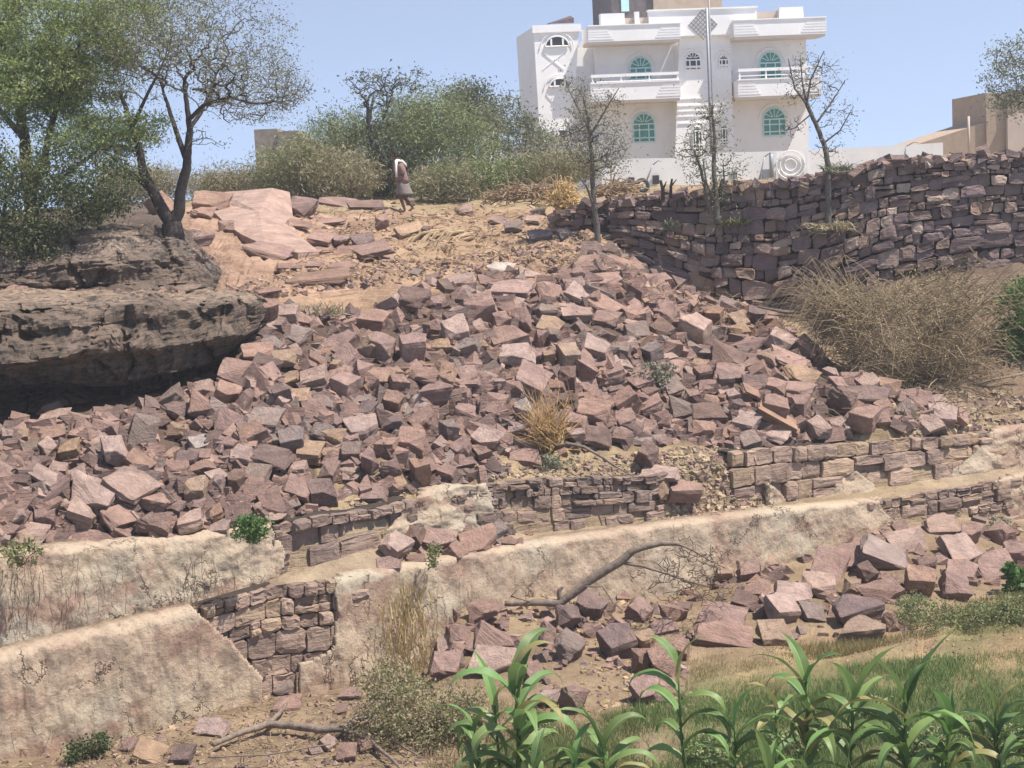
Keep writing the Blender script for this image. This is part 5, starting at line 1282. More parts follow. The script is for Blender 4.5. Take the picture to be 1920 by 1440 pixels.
# woodpile and straw heap behind the wall
def woodpile(label, D, x0, x1, y0, y1, n, mat, seed, rad=.03, Lm=1.0):
    r = random.Random(seed); t = empty("woodpile", P((x0 + x1) / 2, y1, D), label, "woodpile"); mb = MB()
    for i in range(n):
        u = r.random(); x = x0 + (x1 - x0) * u; top_ = y1 - (y1 - y0) * (1 - (2 * u - 1) ** 2) ** .5 * 1.0
        y = r.uniform(top_, y1); p = P(x, y, D + r.uniform(-.5, .5)); a = Vector((r.gauss(0, 1), r.gauss(0, .4), r.gauss(0, .3))).normalized(); L_ = Lm * r.uniform(.4, 1)
        q = p + a * L_; m_ = p.lerp(q, .5) + Vector((0, 0, r.gauss(0, .08)))
        rr_ = rad * r.uniform(.4, 1.2); mb.tube([p, m_, q], [rr_, rr_ * .9, rr_ * .7], 5)
    mb.build("sticks", mat, t); return t
M_wood1 = flat_mat("split_firewood", (0.30, 0.21, 0.13), .9, .5, 6, .3)
M_wood2 = flat_mat("pale_stalks", (0.50, 0.35, 0.16), .9, .4, 8, .3)
woodpile("low heap of tangled brown firewood behind the sandy ground", 52, 925, 1050, 345, 373, 260, M_wood1, 101, .024, .7)
woodpile("bright yellow heap of dry stalks left of the first sapling", 48.5, 1032, 1080, 338, 394, 340, M_wood2, 102, .018, .42)
woodpile("stacked brown firewood at the left end of the stone wall", 46.5, 1125, 1190, 342, 372, 200, M_wood1, 103, .026, .6)
t = empty("cut_log", P(1036, 395, 47.5), "short thick log with a pale round sawn end, beside the yellow stalks", "log")
mb = MB(); mb.tube([P(1032, 398, 47.2), P(1015, 400, 47.9), P(998, 403, 48.6)], [.17, .18, .15], 10, cap=False); mb.build("bark", M_dead, t, True)
mb = MB(); c = P(1032, 398, 47.2); n_ = (P(1032, 398, 47.2) - P(1015, 400, 47.9)).normalized(); a_ = n_.cross(Vector((0, 0, 1))).normalized(); b_ = n_.cross(a_)
ring = [c + n_ * .01 + (a_ * math.cos(k * math.pi / 6) + b_ * math.sin(k * math.pi / 6)) * .165 for k in range(12)]
mb.add(ring, [tuple(range(12))]); mb.build("sawn_end", flat_mat("sawn_wood", (.62, .45, .28), .8, .15, 30, .05), t)
# ridged straw coloured clump on the slope
r = random.Random(111); t = empty("stalk_bundle", P(820, 490, 43), "ridged straw coloured bundle of stalks spilling down the sandy slope", "bundle"); mb = MB()
for i in range(150):
    u = r.random(); x = 800 + 90 * u; y = 425 + 18 * abs(u - .5) + r.uniform(-6, 6); D = 43.4 + r.uniform(-.2, .3)
    L_ = r.uniform(.5, .9)
    g0 = P(x, y + 8, D); e_ = g0 + Vector((-.45 - r.random() * .5, -1.0 * L_, -L_ * .55)); mb.tube([g0, g0.lerp(e_, .5) + Vector((0, -.1, .16)), e_], [.025, .03, .015], 5)
mb.build("stalks", flat_mat("weathered_stalks", (0.36, 0.26, 0.16), .9, .4, 6, .3), t)
bush("green_shrub", "low dark green shrub on the grass edge at the right", 24.9, [((1830, 1190), (1835, 1150), .02, .01), ((1900, 1185), (1900, 1150), .02, .01)], [(1840, 1165, 75, 30, .6, 90), (1930, 1150, 60, 42, .6, 70), (1740, 1150, 60, 28, .6, 50)], [(L_mid, .6), (L_olive, .7)], 40, .14, .045, seed=112, step=.14, tip=.004)
tuft("dry_weed", "dry upright weeds hanging over the crest left of the pile", "weed", 612, 590, 32.0, 130, .45, L_dry, .5, .014, 113, base=.35)

for (x, y, rx, ry, lab) in ((1490, 1392, 60, 26, "broad low clump of bright weeds in the grass under the tall dark maize"), (1335, 1410, 50, 22, "low leafy weed clump at the bottom edge, centre right"), (1745, 1392, 60, 26, "green weed clump in the grass under the big arching maize"), (1890, 1380, 40, 24, "small weed clump in the grass near the right edge"), (1640, 1330, 34, 14, "tiny yellow green weed clump in the open grass"), (1000, 1362, 40, 18, "low weeds on bare soil right of the tallest maize")):
    D_ = Pz(x, y + ry, -7.0).y
    leafy("weed", lab, x, y, rx, ry, 46, 22, L_mid, .05, int(x), D=D_, rd=.3)
# twigs and litter on the dry ground
mb = MB(); r = random.Random(120)
for i in range(420):
    x = r.uniform(-40, 900); y = r.uniform(1310, 1440); g = hit(x, y)
    if g is None or g.z > -6.8: continue
    a = r.uniform(0, 6.28); L_ = r.uniform(.08, .45); e_ = g + Vector((math.cos(a) * L_, math.sin(a) * L_, r.uniform(.02, .12)))
    mb.tube([g + Vector((0, 0, .02)), g.lerp(e_, .5) + Vector((0, 0, .04)), e_], [.006, .006, .003], 3, cap=False)
tag(mb.build("twig_litter", M_twig), "broken dry twigs strewn over the ground at lower left", "twigs", kind='stuff')
mb = MB(); r = random.Random(121)
for i in range(500):
    x = r.uniform(560, 1180); y = r.uniform(400, 520); g = hit(x, y)
    if g is None or g.y > 50: continue
    a = r.uniform(0, 6.28); L_ = r.uniform(.1, .6); e_ = g + Vector((math.cos(a) * L_, math.sin(a) * L_, r.uniform(.0, .15)))
    mb.tube([g + Vector((0, 0, .03)), g.lerp(e_, .5) + Vector((0, 0, .07)), e_], [.012, .012, .006], 3, cap=False)
tag(mb.build("twig_litter", M_twig), "dry sticks and stalks scattered over the slope below the person", "twigs", kind='stuff')
mb = MB(); r = random.Random(122)
for i in range(420):
    x = r.uniform(1180, 1900); y = r.uniform(540, 620) if x < 1560 else r.uniform(700, 800); g = hit(x, y)
    if g is None or g.y > 45: continue
    a = r.uniform(0, 6.28); L_ = r.uniform(.1, .7); e_ = g + Vector((math.cos(a) * L_, math.sin(a) * L_ * .6, r.uniform(.0, .3)))
    mb.tube([g + Vector((0, 0, .03)), g.lerp(e_, .5) + Vector((0, 0, .07)), e_], [.010, .010, .005], 3, cap=False)
tag(mb.build("twig_litter", M_twig), "dry sticks lying at the foot of the dark wall and round the brushwood", "twigs", kind='stuff')
# ---------------------------------------------------------------- white house
M_white = flat_mat("white_paint", (0.86, 0.845, 0.83), .8, .05, .8, .1)
M_whiteb = flat_mat("white_wall_render", (0.80, 0.785, 0.775), .85, .05, 1.0, .08)
def weathered_white(m):
    n = m.node_tree.nodes; l = m.node_tree.links; b = n['Principled BSDF']
    src = b.inputs['Base Color'].links[0].from_socket; tc = n.new('ShaderNodeTexCoord')
    st = _noise(n, l, _map(n, l, tc.outputs['Object'], (2.5, 2.5, 0.25)), 1.3, 5, .7)
    c = _mix(n, l, src, (.50, .45, .39), _ramp(n, l, st, [(0.57, 0.0), (0.8, 0.3)]))
    sp = _noise(n, l, tc.outputs['Object'], .45, 4, .6)
    c = _mix(n, l, c, (.66, .62, .58), _ramp(n, l, sp, [(0.5, 0.0), (0.7, 0.2)])); l.new(c, b.inputs['Base Color'])
weathered_white(M_white); weathered_white(M_whiteb)
M_cream = flat_mat("cream_soffit", (0.66, 0.58, 0.50), .85, .05, 1.0, .05)
M_teal = flat_mat("teal_glass", (0.07, 0.25, 0.21), .12, .25, 2, 0)
M_tealf = flat_mat("pale_teal_frame", (0.50, 0.74, 0.73), .5, .05, 5, 0)
M_dglass = flat_mat("dark_glass", (0.03, 0.035, 0.045), .1, .3, 2, 0)
M_darkst = flat_mat("dark_grey_stone", (0.13, 0.11, 0.11), .9, .3, 3, .3)
M_tan = flat_mat("tan_block_wall", (0.42, 0.32, 0.24), .9, .12, 2.5, .3)
M_beige = flat_mat("beige_wall", (0.55, 0.45, 0.37), .9, .08, 1.5, .2)
M_greyw = flat_mat("grey_block_wall", (0.30, 0.26, 0.21), .95, .25, 3, .5)
M_metal = flat_mat("grey_pole_metal", (0.30, 0.31, 0.33), .5, .1, 5, 0, .3)
M_hole = flat_mat("dark_opening", (0.05, 0.05, 0.055), .9, .2, 3, 0)
YAW = math.radians(8)
HO = P(1275, 350, 95)
HR = Matrix.Rotation(YAW, 4, 'Z'); HM = Matrix.Translation(HO) @ HR; HI = HM.inverted()
def loc(px_, py_, off=0.0):
    """picture point -> house coordinates on the vertical plane 'off' metres before the facade"""
    d = HI.to_3x3() @ ray(px_, py_); o = HI @ Vector((0, 0, 0))
    k = (-off - o.y) / d.y; p = o + d * k; return p.x, p.z
def hbox(mb, x0, x1, y0, y1, z0, z1): mb.box(x0, x1, y0, y1, z0, z1)
house = empty("white_house", HO, "tall white house with green arched windows, balconies and striped parapets", "house")
house.rotation_euler = (0, 0, YAW)
def hbuild(mb, name, mat, parent=None):
    # mesh already in house coordinates
    me = bpy.data.meshes.new(name); me.from_pydata([tuple(v) for v in mb.v], [], mb.f); me.update(); me.materials.append(mat)
    bm = bmesh.new(); bm.from_mesh(me); bmesh.ops.recalc_face_normals(bm, faces=bm.faces[:]); bm.to_mesh(me); bm.free()
    o = bpy.data.objects.new(name, me); COL.objects.link(o); o.parent = parent or house; return o
ZB = -1.5
xL, zT = loc(1112, 48); xR, _ = loc(1512, 100); _, zRoof = loc(1300, 60)
mb = MB(); mb.box(xL, xR, 0, 9.5, ZB, zRoof); hbuild(mb, "main_wall", M_whiteb)
# tower with tapering face
xa, za = loc(1000, 50, .9); xb, _ = loc(1086, 48, .9); xc, zc = loc(1013, 266, .9); xd, _ = loc(1066, 266, .9)
mb = MB()
mb.add([(xa, -.9, za), (xb, -.9, za), (xd + .2, -.9, zc), (xc, -.9, zc), (xa, 5.4, za), (xb, 5.4, za), (xd + .2, 5.4, zc), (xc, 5.4, zc)],
       [(0, 1, 2, 3), (5, 4, 7, 6), (4, 0, 3, 7), (1, 5, 6, 2), (4, 5, 1, 0), (3, 2, 6, 7)])
hbuild(mb, "tower", M_white)
mb = MB(); mb.box(xc + .1, xL + .4, -.4, 8.5, ZB, zc - .01); mb.box(xb - .6, xL + .3, .3, 9, zc + .02, za - 1.1); hbuild(mb, "side_wing", M_whiteb)
mb = MB(); mb.box(xa - .08, xb + .08, -1.02, -.905, za - .35, za + .06)
for py in (150, 238):
    pass
for (p0, p1) in (((1018, 98), (1058, 130)), ((1058, 98), (1018, 130)), ((1024, 176), (1050, 205))):
    a = loc(*p0, .93); b_ = loc(*p1, .93); mb.tube([(a[0], -.93, a[1]), (b_[0], -.93, b_[1])], .018, 4)
hbuild(mb, "tower_trim", M_white)
def arch_pts(cx, z0, z1, w_, n=12):
    """outline of an arched opening, bottom-left round to bottom-right"""
    r_ = w_ / 2; spring = max(z0, z1 - r_)
    ry = z1 - spring
    return [(cx - r_, z0)] + [(cx - r_ * math.cos(math.pi * k / n), spring + ry * math.sin(math.pi * k / n)) for k in range(n + 1)] + [(cx + r_, z0)]
def window(px0, px1, py0, py1, off, kind):
    x0, z1 = loc((px0 + px1) / 2, py0, off); a, _ = loc(px0, (py0 + py1) / 2, off); b_, _ = loc(px1, (py0 + py1) / 2, off); _, z0 = loc((px0 + px1) / 2, py1, off)
    cx = (a + b_) / 2; w_ = b_ - a; y = -off
    gl = M_teal if kind == 'g' else M_dglass; fr = M_tealf if kind == 'g' else M_white
    mbg = MB(); o_ = arch_pts(cx, z0, z1, w_)
    mbg.add([(x, y - .03, z) for x, z in o_], [tuple(range(len(o_)))]); 
    mbf = MB(); fw = .07
    for (q0, q1) in zip(o_, o_[1:] + o_[:1]): mbf.tube([(q0[0], y - .06, q0[1]), (q1[0], y - .06, q1[1])], fw / 1.6, 4)
    if kind == 't':
        for k in (-.25, .25): mbf.box(cx + k * w_ - .05, cx + k * w_ + .05, y - .09, y - .035, z0, z0 + (z1 - z0) * .75)
    else:
        H_ = z1 - z0; sp = z1 - w_ / 2
        for k in (-.22, .22): mbf.box(cx + k * w_ - .03, cx + k * w_ + .03, y - .09, y - .035, z0, sp)
        for t_ in (sp, z0 + (sp - z0) * .68 if kind == 'g' else z0 + (sp - z0) * .35, z0 + H_ * .14): mbf.box(cx - w_ / 2, cx + w_ / 2, y - .088, y - .036, t_ - .035, t_ + .035)
        for k in (30, 60, 90, 120, 150):
            an = math.radians(k); mbf.tube([(cx + .14 * math.cos(an), y - .06, sp + .12), (cx + w_ * .48 * math.cos(an), y - .06, sp + (z1 - sp) * .96 * math.sin(an))], .028, 4)
    fo = hbuild(mbf, "window", fr)
    g = hbuild(mbg, "pane", gl, fo); 
    # moulded arch round the window
    mbs = MB(); oo = arch_pts(cx, z0 - .0, z1 + .22, w_ + .5)
    for (q0, q1) in zip(oo[1:-1], oo[2:-1]): mbs.tube([(q0[0], y - .05, q0[1]), (q1[0], y - .05, q1[1])], .032, 4)
    hbuild(mbs, "arch_moulding", M_white, fo)
for a in ((1181, 1221, 107, 155, 0, 'g'), (1187, 1227, 212, 266, 0, 'g'), (1424, 1464, 97, 147, 0, 'g'), (1431, 1472, 202, 254, 0, 'g')): window(*a)
# central bay
xb0, zb1 = loc(1274, 70, 1.0); xb1, _ = loc(1369, 70, 1.0); xb2, zb0 = loc(1258, 300, 1.0); xb3, _ = loc(1377, 300, 1.0)
mb = MB(); mb.add([(xb0, -1, zb1), (xb1, -1, zb1), (xb3, -1, ZB), (xb2, -1, ZB), (xb0, .1, zb1), (xb1, .1, zb1), (xb3, .1, ZB), (xb2, .1, ZB)], [(0, 1, 2, 3), (5, 4, 7, 6), (4, 0, 3, 7), (1, 5, 6, 2), (4, 5, 1, 0)])
hbuild(mb, "central_bay", M_white)
for a in ((1285, 1313, 98, 131, 1.0, 'd'), (1348, 1365, 103, 127, 1.0, 'd'), (1299, 1315, 237, 285, 1.0, 'd'), (1350, 1364, 234, 272, 1.0, 'd')): window(*a)
mb = MB()
for py in (66, 86, 92, 182, 195, 205, 215, 228):
    x0, z = loc(1262 + 0, py + 2, 1.0); x1, _ = loc(1374, py + 2, 1.0); xm, z = loc(1318, py + 2, 1.0)
    mb.box(max(x0, xb0 - (.1 if py < 180 else .25)), x1 if py > 180 else xb1 + .1, -1.05, -1.005, z - .03, z + .04); hbuild(mb, "bay_moulding", M_white); mb = MB()
# tall central parapet with a diamond lattice
xp0, zp1 = loc(1216, 21, 1.6); xp1, _ = loc(1418, 15, 1.6); _, zp0 = loc(1320, 66, 1.6); _, zpm = loc(1320, 18, 1.6)
mb = MB(); mb.box(xp0, xp1, -1.6, -1.3, zp0, zpm); mb.box(xp0 - .05, xp1 + .05, -1.68, -1.25, zpm + .002, zpm + .09); hbuild(mb, "central_parapet", M_white)
mb = MB(); dx0, dz0 = loc(1318, 46, 1.62)
for k in range(-3, 4):
    for s_ in (1, -1):
        c1 = k * .13; L_ = .42
        cx_ = dx0 + c1; cz_ = dz0 - s_ * c1
        mb.tube([(cx_ - L_, -1.62, cz_ - s_ * L_), (cx_ + L_, -1.62, cz_ + s_ * L_)], .02, 3)
hbuild(mb, "lattice", M_greyw)
# balconies
def balcony(px0, px1, py0, py1, off, rail=None, stripes=1, name="balcony", x_in=None):
    pm = (px0 + px1) / 2; x0, _ = loc(px0, (py0 + py1) / 2, off); x1, _ = loc(px1, (py0 + py1) / 2, off); _, z1 = loc(pm, py0, off); _, z0 = loc(pm, py1, off)
    mb = MB(); mb.box(x0, x1, -off, -off + .25, z0, z1); mb.box(x0, x0 + .2, -off + .252, 0, z0, z1); mb.box(x1 - .2, x1, -off + .252, 0, z0, z1)
    b_ = hbuild(mb, name, M_white)
    mb = MB(); mb.box(x0 + .03, x1 - .03, -off + .05, .02, z0 - .14, z0 - .004); hbuild(mb, "soffit", M_cream, b_)
    mb = MB(); h_ = z1 - z0; L_ = (x1 - x0) * .27
    for k in range(5):
        z = z0 + h_ * (.14 + .17 * k)
        mb.box(x0 - .015, x0 + L_ - k * .09, -off - .022, -off - .002, z, z + h_ * .085); mb.box(x1 - L_ + k * .09, x1 + .015, -off - .022, -off - .002, z, z + h_ * .085)
    mb.box(x0 - .03, x1 + .03, -off - .06, -off + .27, z1 + .002, z1 + .07)
    hbuild(mb, "stripes", M_white, b_)
    if rail:
        _, zr = loc(pm, rail, off); mb = MB()
        mb.box(x0 + .05, x1 - .05, -off + .05, -off + .17, zr - .16, zr)
        mb.box(x0 + .05, x1 - .05, -off + .08, -off + .14, zr - .42, zr - .37)
        n = int((x1 - x0) / 1.25)
        for k in range(n + 1):
            xx = x0 + .1 + (x1 - x0 - .25) * k / n; mb.box(xx, xx + .07, -off + .075, -off + .145, z1 + .07, zr - .16)
        mb.box(x0 + .05, x0 + .13, -off + .171, 0, zr - .14, zr - .02); hbuild(mb, "railing", M_white, b_)
balcony(1108, 1276, 155, 187, 1.9, 137)
balcony(1384, 1540, 148, 179, 1.9, 126)
balcony(1103, 1276, 47, 76, 1.9, None, name="roof_parapet")
balcony(1376, 1549, 36, 66, 1.9, None, name="roof_parapet")
for (a0, a1, b0, b1, o_) in ((1126, 1171, 25, 46, 1.7), (1461, 1506, 13, 36, 1.7)):
    mb = MB()
    x0, _ = loc(a0, b0, o_); x1, _ = loc(a1, b0, o_); _, z1 = loc((a0 + a1) / 2, b0, o_); _, z0 = loc((a0 + a1) / 2, b1, o_); mb.box(x0, x1, -o_, -o_ + .5, z0 - .1, z1); hbuild(mb, "corner_pier", M_white)
mb = MB(); x0, z1 = loc(1190, 22, 1.7); mb.box(x0, x0 + .25, -1.7, -1.45, z1 - .9, z1); hbuild(mb, "parapet_post", M_white)
mb = MB(); x0, z1 = loc(1171, 34, 1.4); x1, _ = loc(1216, 34, 1.4); mb.box(x0, x1, -1.4, -1.2, z1 - 1, z1); x0, z1 = loc(1418, 22, 1.4); x1, _ = loc(1462, 22, 1.4); mb.box(x0, x1, -1.4, -1.2, z1 - 1, z1); hbuild(mb, "low_parapet", M_beige)
# roof room above
x0, z0 = loc(1147, 26, -2.5); x1, _ = loc(1224, 20, -2.5); x2, _ = loc(1352, 10, -2.5); _, zr = loc(1250, -70, -2.5)
rr = MB(); rr.box(x0, x1, 2.5, 8, zRoof, zr); ro = hbuild(rr, "roof_room", M_darkst)
mb = MB(); mb.box(x1 + .01, x2, 2.3, 8, zRoof, zr); hbuild(mb, "roof_room_wall", M_tan, ro)
mb = MB(); sx, sz = loc(1165, 8, -2.4); mb.box(sx, sx + .45, 2.43, 2.49, sz - .4, sz + 1.2); hbuild(mb, "roof_room_window", M_tealf, ro)
mb = MB(); x0, z0 = loc(1030, 46, -1.0); x1, _ = loc(1074, 46, -1.0)
mb.add([(x0, .6, z0), (x1, .6, z0), (x1, 1.6, z0 + .35), (x0, 1.6, z0 + .05), (x0, .6, z0 + .05), (x1, .6, z0 + .28), (x1, 1.6, z0 + .5), (x0, 1.6, z0 + .12)], [(0, 1, 2, 3), (4, 5, 6, 7), (0, 1, 5, 4), (1, 2, 6, 5), (2, 3, 7, 6), (3, 0, 4, 7)]); hbuild(mb, "roof_panel", flat_mat("rusty_sheet", (.12, .08, .08), .8, .3, 4, .1))
for a in ((1022, 1066, 68, 87, .92, 't'), (1030, 1068, 147, 162, .92, 't'), (1038, 1074, 243, 259, .92, 't')): window(*a)
def pole(label, x, y0, y1, D, rad, mat, name="pole", lean=0, arm=None, cat="pole"):
    mb = MB(); a = P(x, y1, D); b_ = P(x, y0, D); b_.x = a.x + lean; mb.tube([a, a.lerp(b_, .5), b_], rad, 8)
    if arm:
        mb.tube([b_, b_ + Vector((arm, 0, .18)), b_ + Vector((arm * 1.5, 0, .14))], rad * .7, 6)
    return tag(mb.build(name, mat, None, True), label, cat)
pole("thick grey pipe rising before the bay of the white house", 1336, 15, 345, 91, .075, M_metal, lean=0.0)
pole("tall thin white mast beside the grey pipe", 1341, -60, 345, 90.6, .04, M_metal)
# boundary wall
bw = empty("boundary_wall", P(1450, 330, 74), "long white boundary wall with a round medallion, before the white house", "wall")
top_ = [(1128, 322), (1165, 300), (1190, 297), (1300, 296), (1360, 286), (1440, 284), (1560, 279), (1700, 272), (1768, 267)]
mb = MB(); N = len(top_); fr = [P(x, y, 74) for x, y in top_]; b0 = [Vector((p.x, p.y, -2.2)) for p in fr]
mb.add(b0 + fr + [p + Vector((0, .3, 0)) for p in fr] + [p + Vector((0, .3, 0)) for p in b0], [(i + r_ * N, i + 1 + r_ * N, i + 1 + (r_ + 1) * N, i + (r_ + 1) * N) for r_ in range(3) for i in range(N - 1)] + [(0, N, 2 * N, 3 * N), (N - 1, 4 * N - 1, 3 * N - 1, 2 * N - 1)])
mb.build("wall_face", M_white, bw)
mb = MB(); c = P(1482, 309, 73.95)
for rr_ in (.62, .46, .26):
    mb.tube([c + Vector((math.cos(k * math.pi / 12) * rr_, -.02, math.sin(k * math.pi / 12) * rr_)) for k in range(25)], .03, 5, cap=False)
for xx in (1455, 1512):
    a = P(xx, 284, 73.95); mb.box(a.x - .03, a.x + .03, a.y - .04, a.y, a.z - 1.9, a.z)
mb.build("medallion", M_white, bw)
for (a0, a1, b0_, b1_) in ((1176, 1190, 333, 350), (1223, 1236, 329, 345)):
    p = P(a0, b0_, 73.97); q = P(a1, b1_, 73.97); mb = MB(); mb.box(p.x, q.x, p.y - .06, p.y - .002, q.z, p.z); mb.build("square_opening", M_hole, bw)
for (a0, a1, b0_, b1_) in ((1370, 1382, 322, 336), (1429, 1446, 318, 333)):
    p = P(a0, b0_, 73.97); q = P(a1, b1_, 73.97); mb = MB(); mb.box(p.x, q.x, p.y - .06, p.y - .002, q.z, p.z); mb.build("grey_hatch", M_metal, bw)
pole("dark upright post fixed to the white boundary wall", 1447, 286, 333, 73.7, .09, M_metal)
pole("thin bent iron rod sticking up left, behind the tyre", 1210, 310, 345, 73, .035, M_metal, lean=.35, arm=.25, cat="rod")
pole("thin bent iron rod near the middle of the white boundary wall", 1422, 295, 345, 73, .035, M_metal, lean=.3, arm=.25, cat="rod")
pole("thin bent iron rod at the right part of the boundary wall", 1695, 275, 302, 72, .035, M_metal, lean=.1, arm=.35, cat="rod")
# tyre hanging on the wall end
c = P(1204, 348, 60); mb = MB(); R1, R2 = .20, .075
vs = []; fs = []
for i in range(20):
    for k in range(8):
        a = 2 * math.pi * i / 20; b_ = 2 * math.pi * k / 8; rr_ = R1 + R2 * math.cos(b_); vs.append(c + Vector((rr_ * math.cos(a), R2 * math.sin(b_) * .8, rr_ * math.sin(a))))
        fs.append((i * 8 + k, ((i + 1) % 20) * 8 + k, ((i + 1) % 20) * 8 + (k + 1) % 8, i * 8 + (k + 1) % 8))
mb.add(vs, fs); tag(mb.build("tyre", flat_mat("tyre_rubber", (.045, .05, .055), .8, .2, 8, .1), None, True), "old dark tyre standing at the left end of the white wall", "tyre")
# neighbouring buildings
def block(name, label, D, parts, cat="building"):
    t = None
    D0_ = D
    for i, (a0, a1, b0_, b1_, dep, mat, pn) in enumerate(parts):
        D = D0_ - 0.17 * i
        p = P(a0, b0_, D); q = P(a1, b0_, D)
        if t is None: t = empty(name, Vector(((p.x + q.x) / 2, D, -1.5)), label, cat)
        mb = MB()
        zt0 = P(a0, b0_, D).z; zt1 = P(a1, b1_, D).z
        mb.add([(p.x, D, -2), (q.x, D, -2), (q.x, D, zt1), (p.x, D, zt0), (p.x, D + dep, -2), (q.x, D + dep, -2), (q.x, D + dep, zt1), (p.x, D + dep, zt0)], [(0, 1, 2, 3), (5, 4, 7, 6), (4, 0, 3, 7), (1, 5, 6, 2), (3, 2, 6, 7)])
        mb.build(pn, mat, t)
    return t
t = block("tan_house", "tan unplastered house with a sloping wall at the right edge, behind the dark wall", 80, [(1715, 1848, 272, 229, 6, M_tan, "sloping_wall"), (1848.5, 1888, 174, 174, 6, M_tan, "tall_wall"), (1888.5, 2100, 174, 165, 5.5, M_tan, "upper_wall"), (1889, 2100, 214, 205, .3, M_beige, "front_wall")])
pole("pale vertical pipe on the tan sloping wall", 1817, 218, 290, 79.5, .06, M_beige)
t = block("ruined_hut", "roofless grey brown hut half hidden by scrub, left of centre", 66, [(476, 520, 243, 241, 4, M_greyw, "front_wall"), (520.5, 560, 247, 244, 3.9, M_greyw, "front_wall"), (560.5, 590, 256, 266, 3.8, M_greyw, "broken_wall")], "hut")
t = block("distant_house", "small white building glimpsed through the branches left of the white house", 110, [(896, 936, 200, 199, 6, M_white, "front_wall"), (870, 884, 232, 232, 5, M_white, "side_wall")], "house")
mb = MB(); a = P(900, 212, 109.9); 
for k in range(3):
    q = P(904 + 11 * k, 215, 109.9); mb.box(q.x, q.x + .2, q.y - .05, q.y, q.z - .5, q.z)
mb.build("window", M_dglass, t)
# ---------------------------------------------------------------- walking person
def skin_obj(name, chains, mat, parent, sub=1):
    """chains of (point, radius) that share points -> one skinned body"""
    vs = []; rs = []; es = []; key = {}
    for ch in chains:
        prev = None
        for p, r_ in ch:
            k = tuple(round(c, 4) for c in p)
            if k not in key: key[k] = len(vs); vs.append(p); rs.append(r_)
            i = key[k]
            if prev is not None and prev != i: es.append((prev, i))
            prev = i
    me = bpy.data.meshes.new(name); me.from_pydata([tuple(v) for v in vs], es, []); me.update()
    o = bpy.data.objects.new(name, me); COL.objects.link(o)
    m = o.modifiers.new("skin", 'SKIN'); m.use_smooth_shade = True
    for i, r_ in enumerate(rs):
        sv = me.skin_vertices[0].data[i]; sv.radius = (r_, r_) if not isinstance(r_, tuple) else r_; sv.use_root = (i == 0)
    s_ = o.modifiers.new("sub", 'SUBSURF'); s_.levels = sub; s_.render_levels = sub
    dg = bpy.context.evaluated_depsgraph_get(); me2 = bpy.data.meshes.new_from_object(o.evaluated_get(dg))
    bpy.data.objects.remove(o); me2.name = name; me2.materials.clear(); me2.materials.append(mat)
    o = bpy.data.objects.new(name, me2); COL.objects.link(o); o.parent = parent; return o
gp = hit(757, 398)
pr = empty("person", gp, "person in brown jacket, white scarf and grey wrap walking left across the sandy ground", "person")
pr.scale = (1.0, 1.0, 0.98)
M_skin = flat_mat("brown_skin", (.12, .06, .04), .6, .08, 8, 0)
M_jacket = flat_mat("brown_jacket", (.23, .15, .135), .9, .15, 9, .3)
M_wrap = flat_mat("grey_wrap", (.22, .185, .17), .9, .15, 10, .3)
M_scarf = flat_mat("white_scarf", (.75, .68, .60), .9, .06, 10, .2)
M_hair = flat_mat("dark_hair", (.03, .02, .018), .9, .3, 20, .4)
# local frame: facing -x (walking left) turned a little towards the viewer
YA = math.radians(20); PF = Matrix.Rotation(YA, 3, 'Z')
def q(f, s_, z):  # forward, side (viewer side positive), up
    return PF @ Vector((-f, -s_, z))
pel = (q(0, 0, .93), .13)
spine = [pel, (q(.02, 0, 1.10), .13), (q(.06, 0, 1.28), .145), (q(.10, 0, 1.42), .10), (q(.13, 0, 1.49), .055), (q(.16, 0, 1.56), .075), (q(.17, 0, 1.64), .095), (q(.165, 0, 1.71), .07)]
face = [(q(.17, 0, 1.64), .095), (q(.25, 0, 1.61), .045)]
legA = [pel, (q(.02, .09, .86), .10), (q(.12, .10, .50), .065), (q(.00, .10, .10), .042), (q(-.01, .10, .05), .045), (q(.10, .10, .035), .035), (q(.17, .10, .03), .022)]
legB = [pel, (q(-.02, -.09, .86), .10), (q(-.02, -.10, .48), .062), (q(-.28, -.10, .17), .042), (q(-.31, -.10, .12), .042), (q(-.23, -.10, .05), .035), (q(-.17, -.10, .03), .022)]
sh1 = [(q(.10, 0, 1.42), .10), (q(.09, .17, 1.39), .065), (q(.02, .22, 1.13), .05), (q(.14, .20, .93), .036), (q(.17, .20, .89), .03)]
sh2 = [(q(.10, 0, 1.42), .10), (q(.11, -.17, 1.39), .065), (q(.10, -.22, 1.13), .05), (q(.26, -.18, 1.00), .036), (q(.30, -.18, .97), .03)]
body = skin_obj("body", [spine, face, legA, legB, sh1, sh2], M_skin, pr, 1)
def hand(f, s_, z, sg):
    c = (q(f, s_, z), .028); out = [[(q(f - .02, s_, z + .03), .028), c, (q(f + .03, s_, z - .05), .03)]]
    for k, L_ in enumerate((.075, .085, .08, .06)):
        o_ = (k - 1.5) * .02
        out.append([(q(f + .03, s_, z - .05), .03), (q(f + .04, s_ + o_, z - .08), .009), (q(f + .05, s_ + o_, z - .08 - L_ * .5), .008), (q(f + .04, s_ + o_, z - .08 - L_), .007)])
    out.append([c, (q(f + .045, s_ + .02 * sg, z - .02), .011), (q(f + .075, s_ + .02 * sg, z - .05), .009)])
    return out
hd = [sh1 + hand(.19, .20, .86, 1)[0][1:]] if False else None
for nm, h_ in (("hand", hand(.18, .20, .87, -1)), ("hand", hand(.31, -.18, .95, 1))): skin_obj(nm, h_, M_skin, body, 1)
